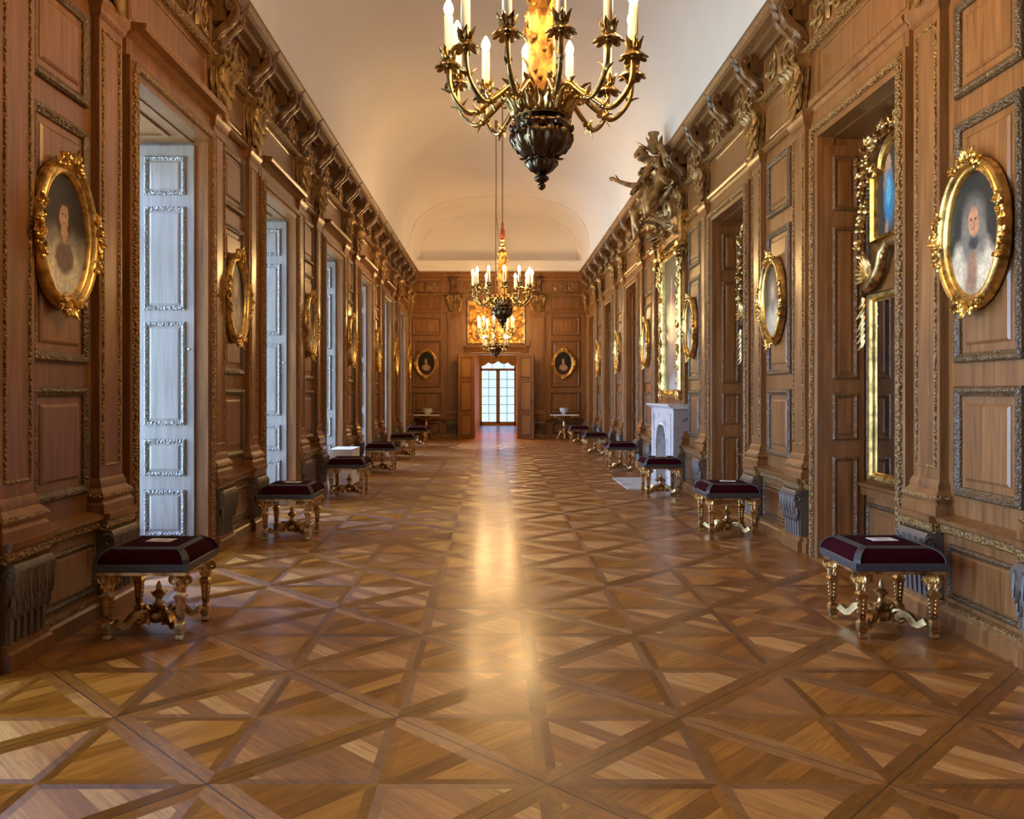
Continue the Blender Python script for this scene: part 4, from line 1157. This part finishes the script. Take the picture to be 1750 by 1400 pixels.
b = MB(); b.lathe([(0.06, 0), (0.07, 0.008), (0.06, 0.02), (0.10, 0.06), (0.135, 0.12), (0.14, 0.185), (0.145, 0.195), (0.13, 0.19), (0.12, 0.12), (0.05, 0.035)], 24)
o = b.build('porcelain_bowl', porcelain('blue_and_white_porcelain', (0.22, 0.32, 0.55))); o.location = (2.10, YE - 0.36, 0.755)
tag(o, 'blue and white porcelain bowl on the right console table', 'bowl')
t = thing('porcelain_tureen', 'wide cream porcelain tureen on the left console table', 'tureen', (-2.06, YE - 0.36, 0.755))
b = MB(); b.lathe([(0.08, 0), (0.095, 0.01), (0.085, 0.025), (0.12, 0.06), (0.125, 0.10), (0.115, 0.14), (0.15, 0.18), (0.155, 0.185), (0.11, 0.17), (0.06, 0.04)], 24)
b.build('body', porcelain('cream_porcelain', (0.45, 0.38, 0.30)), t)
b = MB()
for s_ in (-1, 1): b.tube([(s_ * 0.115, 0, 0.06), (s_ * 0.155, 0, 0.08), (s_ * 0.165, 0, 0.12), (s_ * 0.13, 0, 0.15)], 0.009, 6)
b.build('handle', M['paper'], t)

# room beyond the door
b = MB(); b.box(-1.2, -0.71, YE + 0.3, 36.6, 0, 3.6); struct(b.build('wall_beyond_left', M['orange_wall'], smooth=False))
b = MB(); b.box(1.05, 1.4, YE + 0.3, 36.6, 0, 3.6); struct(b.build('wall_beyond_right', M['orange_wall'], smooth=False))
b = MB(); b.box(-1.2, 1.4, YE + 0.3, 36.6, 3.4, 3.7); struct(b.build('ceiling_beyond', M['plaster'], smooth=False))
b = MB(); b.box(-1.0, -0.64, 36.0, 36.3, 0, 3.4); b.box(0.90, 1.2, 36.0, 36.3, 0, 3.4); b.box(-0.64, 0.90, 36.0, 36.3, 3.06, 3.4)
struct(b.build('wall_beyond_end', M['orange_wall'], smooth=False))
we = casement(1.54, 3.04, 2, 6, M['window_oak'], 2.42, 0.16)
w = struct(inst('window_%d' % (n_ + 1), we, None, (0.13, 36.1, 0.0), PI / 2))
inst('pane', MB().box(-0.004, 0.004, -0.70, 0.70, 0.15, 2.97).mesh('pane', M['glass'], smooth=False), w)
b = MB(); n = 36                                  # scalloped silk pelmet over the far window
r0, r1 = [], []
for i in range(n + 1):
    x = -0.72 + 1.70 * i / n
    d = 0.03 * math.sin(i * 1.1)
    zb = 2.72 - 0.10 * abs(math.sin(i / n * PI * 4)) - 0.06 * math.cos(i / n * 2 * PI)
    r0.append([(x, 35.90 + d, 3.12), (x, 35.90 + d, zb), (x, 35.93 + d, zb), (x, 35.93 + d, 3.12)])
b.loft(r0)
tag(b.build('pelmet', M['silk'], ang=60), 'gold silk scalloped pelmet over the French window beyond the door', 'pelmet')
t = thing('added_lamp', 'added warm lamp, out of view, lighting the room beyond the door', 'lamp', (-0.71, 27.0, 3.05))  # lamp added unseen above the door head, to warm the orange wall
b = MB(); b.tube([(0, 0, -0.05), (0.08, 0, -0.07), (0.12, 0, 0.0)], 0.01, 6); b.lathe([(0.02, 0), (0.035, 0.01), (0.02, 0.03)], 10, (0.12, 0, 0)); b.build('bracket', M['bronze'], t)
b = MB(); b.lathe([(0.015, 0.03), (0.045, 0.06), (0.05, 0.10), (0.03, 0.15), (0.004, 0.18)], 12, (0.12, 0, 0)); b.build('bulb', M['bulb'], t)
pl = bpy.data.lights.new('added_lamp_light', 'POINT'); pl.energy = 150; pl.color = (1.0, 0.58, 0.26); pl.shadow_soft_size = 0.06  # extra light of the added lamp
po = bpy.data.objects.new('added_lamp_light', pl); po.parent = t; po.location = (0.26, 0, 0.10); COL.objects.link(po)

# ------------------------------------------------------------------ fireplace bay on the right
FC = FR(2) - WR / 2 - 0.42
t = thing('fireplace', 'white marble chimneypiece with arched opening on the right wall', 'fireplace', (XR, FC, 0), PI)
b = MB(); hw = 0.84; D = 0.22                        # local x = out of wall, y along, z up
n = 10; ow, oz = 0.42, 0.92
inner = [(-ow, 0.02)] + [(-ow, oz - 0.32)] + [(-ow + 0.32 - 0.32 * math.cos(a * PI / 2 / n), oz - 0.32 + 0.32 * math.sin(a * PI / 2 / n)) for a in range(1, n + 1)]
inner = inner + [(-y, z) for y, z in inner[::-1]]
outer = []
for y, z in inner:
    if z <= 0.05: outer.append((math.copysign(hw, y), z))
    elif z <= oz - 0.30: outer.append((math.copysign(hw, y), z))
    else:
        k_ = min(1.0, (z - (oz - 0.32)) / 0.2)
        outer.append((math.copysign(hw, y), z + (1.17 - z) * k_) if abs(y) > 0.30 else (y / 0.30 * hw, 1.17))
outer = [(max(-hw, min(hw, y)), min(1.17, z)) for y, z in outer]
b.loft([[(D, y, z), (D, Y, Z), (0.0, Y, Z), (D - 0.16, y, z)] for (y, z), (Y, Z) in zip(inner, outer)])
b.tube([(D + 0.005, y, z) for y, z in inner], 0.016, 6, up=(1, 0, 0))
for s_ in (-1, 1):
    b.box(D, D + 0.025, s_ * 0.63 - 0.10, s_ * 0.63 + 0.10, 0, 0.14)
    b.box(D, D + 0.015, s_ * 0.63 - 0.075, s_ * 0.63 + 0.075, 0.20, 1.10)
b.build('surround', M['marble'], t, ang=25)
b = MB(); b.prism([(0, 1.17), (D + 0.02, 1.17), (D + 0.05, 1.195), (D + 0.08, 1.21), (D + 0.08, 1.235), (0, 1.24)], -hw - 0.05, hw + 0.05)
b.build('mantel_shelf', M['marble'], t, smooth=False)
b = MB()
for s_ in (-1, 1): MB().box(0.0, D - 0.003, s_ * (hw + 0.004) - 0.004, s_ * (hw + 0.004) + 0.004, 0.0, 1.17).build('side_slab', M['marble_grey'], t, smooth=False)
b = MB(); b.box(0.0, 0.05, -ow - 0.02, ow + 0.02, 0, oz + 0.02)
b.build('fireback', M['slate'], t, smooth=False)
o = MB().box(1.93, XR - D - 0.03, FC - 0.80, FC + 0.80, 0, 0.012).build('hearth_slab', M['marble'], None, smooth=False)
tag(o, 'white marble hearth slab set on the floor before the fireplace', 'hearth')

# tall painting over the mantel
P_TALL = painting_mat('tall_painting', (0.05, 0.038, 0.030), [((0.16, 0.12, 0.085), 0, 0.55, 0.5, 0.5, 0.7), ((0.30, 0.24, 0.20), 0.1, -0.6, 0.4, 0.5, 0.6), ((0.30, 0.20, 0.15), -0.02, 0.05, 0.17, 0.55, 0.3), ((0.62, 0.52, 0.42), -0.04, 0.12, 0.07, 0.40, 0.35), ((0.55, 0.38, 0.26), -0.04, 0.62, 0.06, 0.09, 0.25), ((0.42, 0.08, 0.05), 0.03, 0.40, 0.05, 0.10, 0.4), ((0.50, 0.48, 0.48), 0.15, -0.95, 0.35, 0.14, 0.5)], 0.06, 0.28)
t = thing('framed_painting', 'tall gilt-framed full-length painting above the marble fireplace', 'painting', (XR - 0.035, FC, 2.485), PI)
PH, PW = 1.155, 0.70
b = MB(); b.frame(-PW, PW, -PH, PH, [(0, 0), (0, 0.05), (0.03, 0.085), (0.07, 0.075), (0.095, 0.05), (0.11, 0.055), (0.13, 0.02)])
rr = random.Random(21)
b.build('frame', M['gold'], t, ang=30)
b = MB()
for s_ in (-1, 1):
    for i in range(26):
        z = -PH + 0.14 + (2 * PH - 0.26) * i / 25
        b.leaf((0.07, s_ * (PW - 0.05), z), (0.1, rr.uniform(-0.4, 0.4), rr.choice((-1, 1))), (1, 0, 0), 0.11, 0.07, 0.3, 5, th=0.3)
        if i % 2: b.ball((0.085, s_ * (PW - 0.05) + rr.uniform(-0.03, 0.03), z + 0.03), 0.018, 6, 5)
for i in range(16):
    y = -PW + 2 * PW * i / 15
    for zz in (-PH + 0.07, PH - 0.07): b.leaf((0.07, y, zz), (0.1, rr.choice((-1, 1)), rr.uniform(-0.4, 0.4)), (1, 0, 0), 0.10, 0.06, 0.3, 5, th=0.3)
for s_ in (-1, 1):
    for s2 in (-1, 1):
        b.scroll((0.08, s_ * (PW - 0.06), s2 * (PH - 0.06)), (0, s_, 0), (0, 0, s2), 0.10, 0.022, 1.5, 18)
b.build('gilt_carving', M['gold'], t, ang=50)
MB().add([(0.022, -PW + 0.11, -PH + 0.11), (0.022, PW - 0.11, -PH + 0.11), (0.022, PW - 0.11, PH - 0.11), (0.022, -PW + 0.11, PH - 0.11)], [[0, 1, 2, 3]]).build('canvas', P_TALL, t, smooth=False)

# carved figure group over the painting
t = thing('carved_figure_group', 'carved wooden figures with an outstretched arm above the tall painting', 'carving', (XR, FC, 0), PI)
def figure(name, pts, bones, mat, parent, sub=2):
    """one continuous skinned body: pts = {name: (x,y,z,r)}; first listed is the root"""
    pts = {k_: (*p_[:3], p_[3] * 1.18) for k_, p_ in pts.items()}
    names = list(pts); me = bpy.data.meshes.new(name)
    me.from_pydata([pts[n][:3] for n in names], [(names.index(a), names.index(c)) for a, c in bones], [])
    me.materials.append(mat)
    o = bpy.data.objects.new(name, me); COL.objects.link(o); o.parent = parent
    sk_ = o.modifiers.new('skin', 'SKIN'); sk_.use_smooth_shade = True
    for i, n in enumerate(names):
        r = pts[n][3]; me.skin_vertices[0].data[i].radius = (r, r)
        me.skin_vertices[0].data[i].use_root = (i == 0)
    ss = o.modifiers.new('sub', 'SUBSURF'); ss.levels = sub; ss.render_levels = sub
    return o
BON = [('hip', 'belly'), ('belly', 'chest'), ('chest', 'neck'), ('neck', 'head'), ('head', 'crown'), ('chest', 'shl'), ('shl', 'ell'), ('ell', 'hal'), ('hal', 'fil'), ('chest', 'shr'), ('shr', 'elr'), ('elr', 'har'), ('har', 'fir'),  ('hip', 'tl'), ('tl', 'knl'), ('knl', 'anl'), ('anl', 'tol'), ('hip', 'tr'), ('tr', 'knr'), ('knr', 'anr'), ('anr', 'tor')]
for _s in ('l', 'r'):
    BON += [('ha' + _s, 'fa' + _s), ('ha' + _s, 'fb' + _s), ('ha' + _s, 'th' + _s)]
def fingers(p):
    for q in ('l', 'r'):
        h_, f_ = Vector(p['ha' + q][:3]), Vector(p['fi' + q][:3]); e_ = Vector(p['el' + q][:3])
        d = (f_ - h_); L = 0.11; d.normalize(); sd = d.cross(Vector((0, 0.3, 1))).normalized()
        for nm, k, ln in (('fi', 0.0, 1.0), ('fa', 0.28, 0.95), ('fb', -0.28, 0.85), ('th', 0.9, 0.65)):
            v = h_ + (d + sd * k).normalized() * L * ln
            p[nm + q] = (*v, 0.017)
    return p
def pose(o, s, **kw):
    base = dict(hip=(0, 0, 0, .11), belly=(0, 0, .14, .10), chest=(.01, 0, .28, .115), neck=(.02, 0, .38, .045), head=(.04, 0, .46, .075), crown=(.04, 0, .53, .06), shl=(0, -.13, .31, .06), ell=(.05, -.22, .16, .042), hal=(.14, -.24, .06, .03), fil=(.19, -.24, .03, .022), shr=(0, .13, .31, .06), elr=(.05, .22, .16, .042), har=(.14, .24, .06, .03), fir=(.19, .24, .03, .022), tl=(.08, -.09, -.04, .08), knl=(.22, -.11, -.10, .06), anl=(.20, -.11, -.32, .035), tol=(.28, -.11, -.36, .028), tr=(.08, .09, -.04, .08), knr=(.22, .11, -.10, .06), anr=(.20, .11, -.32, .035), tor=(.28, .11, -.36, .028))
    base.update(kw)
    fingers(base)
    return {k: (o[0] + s * p[0], o[1] + s * p[1], o[2] + s * p[2], s * p[3]) for k, p in base.items()}
WD = M['carving_brown']
# far putto reaching out into the room, near putto seated, crowning figure leaning over
figure('figure', pose((0.38, -0.34, 4.42), 1.0, ell=(.24, -.18, .33, .04), hal=(.42, -.22, .40, .028), fil=(.50, -.23, .44, .02), elr=(.10, .22, .18, .045), knl=(.18, -.14, -.24, .06), anl=(.16, -.18, -.52, .034), tol=(.22, -.20, -.58, .026), knr=(.24, .08, -.20, .06), anr=(.14, .06, -.46, .035), tor=(.20, .05, -.52, .026)), BON, WD, t)
figure('figure', pose((0.30, 0.34, 4.40), 1.0, elr=(.06, .30, .20, .045), har=(.02, .42, .10, .03), fir=(0, .46, .06, .022), hal=(.22, -.12, .20, .03), fil=(.26, -.08, .22, .022)), BON, WD, t)
figure('figure', pose((0.22, 0.02, 4.62), 1.15, chest=(.12, 0, .26, .125), neck=(.20, 0, .34, .05), head=(.27, 0, .39, .075), crown=(.31, 0, .44, .06), shl=(.10, -.15, .29, .06), ell=(.24, -.18, .10, .045), hal=(.34, -.12, -.04, .032), fil=(.37, -.10, -.08, .024), shr=(.10, .15, .29, .06), elr=(.24, .20, .12, .045), har=(.33, .16, -.02, .032), fir=(.36, .15, -.06, .024)), BON, WD, t)
def head_dress(o, s, hx, hy, hz, r=0.085):
    b = MB(); q = random.Random(int(hz * 100)); c = (o[0] + s * hx, o[1] + s * hy, o[2] + s * hz); r *= s
    b.ball(c, (r, r * 0.85, r * 1.1), 12, 9)
    b.leaf((c[0] + r * 0.9, c[1], c[2] + r * 0.25), (0.15, 0, -1), (1, 0, 0.1), r * 0.55, r * 0.36, 0.25, 4, th=0.5)      # nose
    for s_ in (-1, 1):
        b.ball((c[0] + r * 0.80, c[1] + s_ * r * 0.42, c[2] - r * 0.25), (r * 0.28, r * 0.30, r * 0.28), 8, 6)             # cheeks
        b.ball((c[0] + r * 0.86, c[1] + s_ * r * 0.34, c[2] + r * 0.22), (r * 0.10, r * 0.16, r * 0.10), 6, 5)             # eyelids
    b.ball((c[0] + r * 0.86, c[1], c[2] - r * 0.52), (r * 0.14, r * 0.26, r * 0.09), 8, 5)
    for j in range(26):                                   # curls
        a = q.uniform(0.9, 5.4); e = q.uniform(-0.3, 1.3)
        b.ball((c[0] + r * 1.0 * math.cos(a) * math.cos(e), c[1] + r * 0.9 * math.sin(a) * math.cos(e), c[2] + r * 1.1 * math.sin(e)), r * q.uniform(0.2, 0.32), 6, 5)
    return b.build('carved_head', WD, t, ang=60)
head_dress((0.38, -0.34, 4.42), 1.0, .05, 0, .48); head_dress((0.30, 0.34, 4.40), 1.0, .05, 0, .48); head_dress((0.22, 0.02, 4.62), 1.15, .28, 0, .41)
b = MB()                                             # open hand of the reaching putto
b.tube([(0.72, -0.545, 4.80), (0.80, -0.56, 4.825), (0.86, -0.565, 4.845)], [0.030, 0.036, 0.040], 10, flat=0.7, up=(0, 0, 1))
for oy, dz, ln, spread in ((-0.030, 0.012, 0.085, -0.035), (-0.010, 0.030, 0.105, -0.012), (0.012, 0.034, 0.100, 0.014), (0.030, 0.022, 0.080, 0.040)):
    b.tube([(0.85, -0.565 + oy, 4.842), (0.85 + ln * 0.5, -0.565 + oy + spread * 0.6, 4.848 + dz), (0.85 + ln, -0.565 + oy + spread, 4.842 + dz * 1.1)], [0.016, 0.014, 0.008], 8)
b.tube([(0.80, -0.525, 4.83), (0.835, -0.495, 4.865), (0.865, -0.485, 4.905)], [0.017, 0.014, 0.008], 8)
b.build('hand', WD, t, ang=60)
b = MB()                                             # billowing scarf on the near side, swag across the laps
b.tube([(0.22, 0.20, 5.02), (0.30, 0.34, 5.12), (0.30, 0.48, 5.04), (0.26, 0.54, 4.88), (0.22, 0.50, 4.72), (0.26, 0.40, 4.60)], [0.03, 0.055, 0.06, 0.06, 0.055, 0.03], 8)
b.tube([(0.34, -0.42, 4.40), (0.46, -0.22, 4.30), (0.46, 0.05, 4.34), (0.44, 0.28, 4.28), (0.36, 0.46, 4.36)], [0.05, 0.085, 0.07, 0.085, 0.05], 8)
b.build('scarf', WD, t, ang=60)
b = MB()                                             # crowning urn with leaves
b.lathe([(0.05, 0), (0.09, 0.04), (0.10, 0.10), (0.07, 0.17), (0.06, 0.24), (0.09, 0.28), (0.09, 0.30), (0.03, 0.32)], 12, (0.34, -0.02, 5.14))
for i in range(8):
    a = i * PI / 4
    b.leaf((0.30 + 0.07 * math.cos(a), 0.1 + 0.07 * math.sin(a), 5.08), (0.7 * math.cos(a), 0.7 * math.sin(a), 0.8), (math.cos(a), math.sin(a), 0.2), 0.22, 0.11, 0.5, 6)
b.build('urn', WD, t, ang=50)
b = MB(); rr = random.Random(31)                     # drapery and foliage behind and under the figures
b.loft([[(0.0, -y, z), (d, -y * 0.9, z), (d + 0.03, 0, z), (d, y * 0.9, z), (0, y, z)] for y, z, d in ((0.66, 3.72, 0.08), (0.66, 4.0, 0.12), (0.6, 4.3, 0.2), (0.5, 4.6, 0.22), (0.35, 4.95, 0.2), (0.2, 5.1, 0.15))])
for i in range(60):
    y, z = rr.uniform(-0.62, 0.62), rr.uniform(3.75, 4.75)
    b.leaf((0.16, y, z), (0.3, rr.uniform(-1, 1), rr.uniform(-1, 0.6)), (1, 0, 0.1), rr.uniform(0.14, 0.26), 0.10, 0.45, 6)
for s_ in (-1, 1):
    b.tube([(0.18, s_ * 0.10, 4.45), (0.30, s_ * 0.25, 4.30), (0.28, s_ * 0.45, 4.32), (0.18, s_ * 0.62, 4.46)], [0.04, 0.07, 0.06, 0.03], 8)
    b.scroll((0.22, s_ * 0.55, 4.10), (0, s_, 0.2), (0.3, 0, 1), 0.16, 0.04, 1.5, 18)
b.build('drapery', WD, t, ang=50)
for s_ in (-1, 1):                                   # fluted consoles flanking the head of the painting
    b = MB()
    for i in range(4): b.tube([(0.10, s_ * (0.80 + 0.035 * i - 0.05), z) for z in (3.62, 3.8, 3.98)], 0.022, 8)
    b.prism([(0, 3.55), (0.16, 3.55), (0.18, 3.60), (0, 3.62)], s_ * 0.80 - 0.10, s_ * 0.80 + 0.10)
    b.box(0, 0.12, s_ * 0.80 - 0.08, s_ * 0.80 + 0.08, 3.60, 4.05)
    b.scroll((0.12, s_ * 0.80, 3.44), (1, 0, 0), (0, 0, 1), 0.10, 0.03, 1.6, 18, flat=2.0)
    b.leaf((0.08, s_ * 0.80, 3.50), (0.1, 0, -1), (1, 0, 0), 0.36, 0.14, 0.1, 7)
    for j in range(9): b.ball((0.08 + rr.uniform(0, 0.06), s_ * 0.80 + rr.uniform(-0.05, 0.05), 3.40 - 0.03 * j), 0.024, 6, 5)
    o = b.build('side_console', M['gold_dull'], wall_r, ang=50); o.location = (XR, FC, 0); o.rotation_euler = (0, 0, PI)

# ------------------------------------------------------------------ trumeau mirrors in the niches
P_BLUE = painting_mat('draped_figure_painting', (0.045, 0.036, 0.030), [((0.13, 0.085, 0.06), 0.1, -0.1, 0.25, 0.4, 0.6), ((0.46, 0.28, 0.19), -0.20, 0.12, 0.075, 0.20, 0.3), ((0.05, 0.24, 0.48), -0.18, 0.00, 0.085, 0.22, 0.3), ((0.16, 0.48, 0.68), -0.19, 0.05, 0.04, 0.12, 0.4), ((0.52, 0.33, 0.22), -0.19, 0.29, 0.04, 0.055, 0.3), ((0.42, 0.25, 0.17), -0.22, -0.25, 0.03, 0.08, 0.3), ((0.08, 0.075, 0.075), 0.0, -0.38, 0.4, 0.10, 0.4)], 0.03, 0.6)
def trumeau(k, label):
    t = thing('trumeau_mirror', label, 'mirror', (XR + NICHE - 0.03, FR(k) - WR / 2, 0), PI, 'gilt pier mirrors in the right niches')
    h = 0.50
    b = MB(); b.frame(-h, h, 0.68, 2.22, [(0, 0), (0, 0.03), (0.015, 0.05), (0.04, 0.045), (0.055, 0.025), (0.065, 0.03), (0.075, 0.008)])
    b.build('mirror_frame', M['gold'], t, ang=30)
    MB().add([(0.012, -h + 0.07, 0.745), (0.012, h - 0.07, 0.745), (0.012, h - 0.07, 2.155), (0.012, -h + 0.07, 2.155)], [[0, 1, 2, 3]]).build('mirror_glass', M['mirror'], t, smooth=False)
    b = MB()                                         # upper painting frame with arched head
    out = [(-0.44, 2.62), (0.44, 2.62), (0.44, 3.18)] + [(0.30 * math.cos(a) , 3.22 + 0.24 * math.sin(a)) for a in [i * PI / 10 for i in range(11)]] + [(-0.44, 3.18)]
    n = len(out); cx, cz = 0, 2.95
    rings = [[(hh, y * k_, cz + (z - cz) * k_) for y, z in out] for k_, hh in ((1.0, 0.0), (1.0, 0.04), (0.95, 0.06), (0.90, 0.035), (0.86, 0.045), (0.84, 0.01))]
    b.loft(rings, caps=False)
    for s_ in (-1, 1): b.scroll((0.05, s_ * 0.38, 3.20), (0, s_, 0), (0, 0, 1), 0.07, 0.018, 1.5, 18)
    b.build('painting_frame', M['gold'], t, ang=40)
    c = MB().add([(0.0, y * 0.85, (z - cz) * 0.85) for y, z in out], [list(range(n))]).build('canvas', P_BLUE, t, smooth=False)
    c.location = (0.014, 0, cz)
    b = MB()                                         # scrolled pediment over the mirror
    for s_ in (-1, 1):
        path = [(0.05, s_ * 0.56, 2.22), (0.06, s_ * 0.50, 2.26), (0.06, s_ * 0.36, 2.30), (0.06, s_ * 0.24, 2.40), (0.06, s_ * 0.20, 2.52), (0.06, s_ * 0.10, 2.58), (0.06, 0, 2.58)]
        b.tube(path, [0.03, 0.04, 0.045, 0.045, 0.042, 0.04, 0.04], 8, up=(1, 0, 0))
        b.scroll((0.07, s_ * 0.20, 2.50), (0, s_, 0), (0, 0, 1), 0.06, 0.018, 1.5, 18)
        for j in range(9):                           # palm leaf at each shoulder
            b.leaf((0.06, s_ * 0.40, 2.36), (0.2, s_ * math.cos(0.25 * j - 0.3), math.sin(0.25 * j - 0.3)), (1, 0, 0), 0.17, 0.075, 0.1, 6, th=0.35)
        for j in range(8): b.leaf((0.05, s_ * 0.54, 2.20 - 0.05 * j), (0.1, s_ * rr.uniform(0, 0.8), -1), (1, 0, 0), 0.10, 0.06, 0.3, 5)
    b.build('pediment', M['gold_dull'], t, ang=50)
    b = MB(); r2 = random.Random(40 + k)             # garland of flowers over the painting and down its sides
    for s_ in (-1, 1):
        for j in range(110):
            q = j / 109
            if q < 0.4: y, z = s_ * (0.02 + 0.40 * q / 0.4), 3.50 - 0.16 * (q / 0.4) ** 2
            else: y, z = s_ * (0.50 + 0.03 * math.sin(9 * q)), 3.34 - 0.85 * (q - 0.4) / 0.6
            p = (0.06 + r2.uniform(-0.01, 0.05), y + r2.uniform(-0.05, 0.05), z + r2.uniform(-0.03, 0.03))
            if z > 3.57: p = (p[0], p[1], 3.55)
            if j % 2: b.ball(p, r2.uniform(0.018, 0.032), 6, 5)
            else:
                a = r2.uniform(0, 6.28); b.leaf(p, (0.2, math.cos(a), math.sin(a) * 0.6), (1, 0, 0), 0.065, 0.055, 0.15, 5, th=0.4)
    b.build('garland', M['gold_dull'], t, ang=50)
trumeau(0, 'gilt pier mirror under a painting of a blue-draped figure, in the nearest right niche')
trumeau(1, 'gilt pier mirror with flower garland in the second right niche')

# ------------------------------------------------------------------ white box on the left
t = thing('display_box', 'plain white box standing at the third left window', 'box', (-2.30, 12.72, 0))
b = MB(); b.box(-0.17, 0.17, -0.34, 0.34, 0.03, 0.53); b.build('body', M['white_board'], t, smooth=False)
b = MB(); b.box(-0.175, 0.175, -0.345, 0.345, 0.53, 0.56); b.build('lid', M['white_board'], t, smooth=False)
b = MB(); b.box(-0.15, 0.15, -0.32, 0.32, 0, 0.03); b.build('plinth', M['braid'], t, smooth=False)
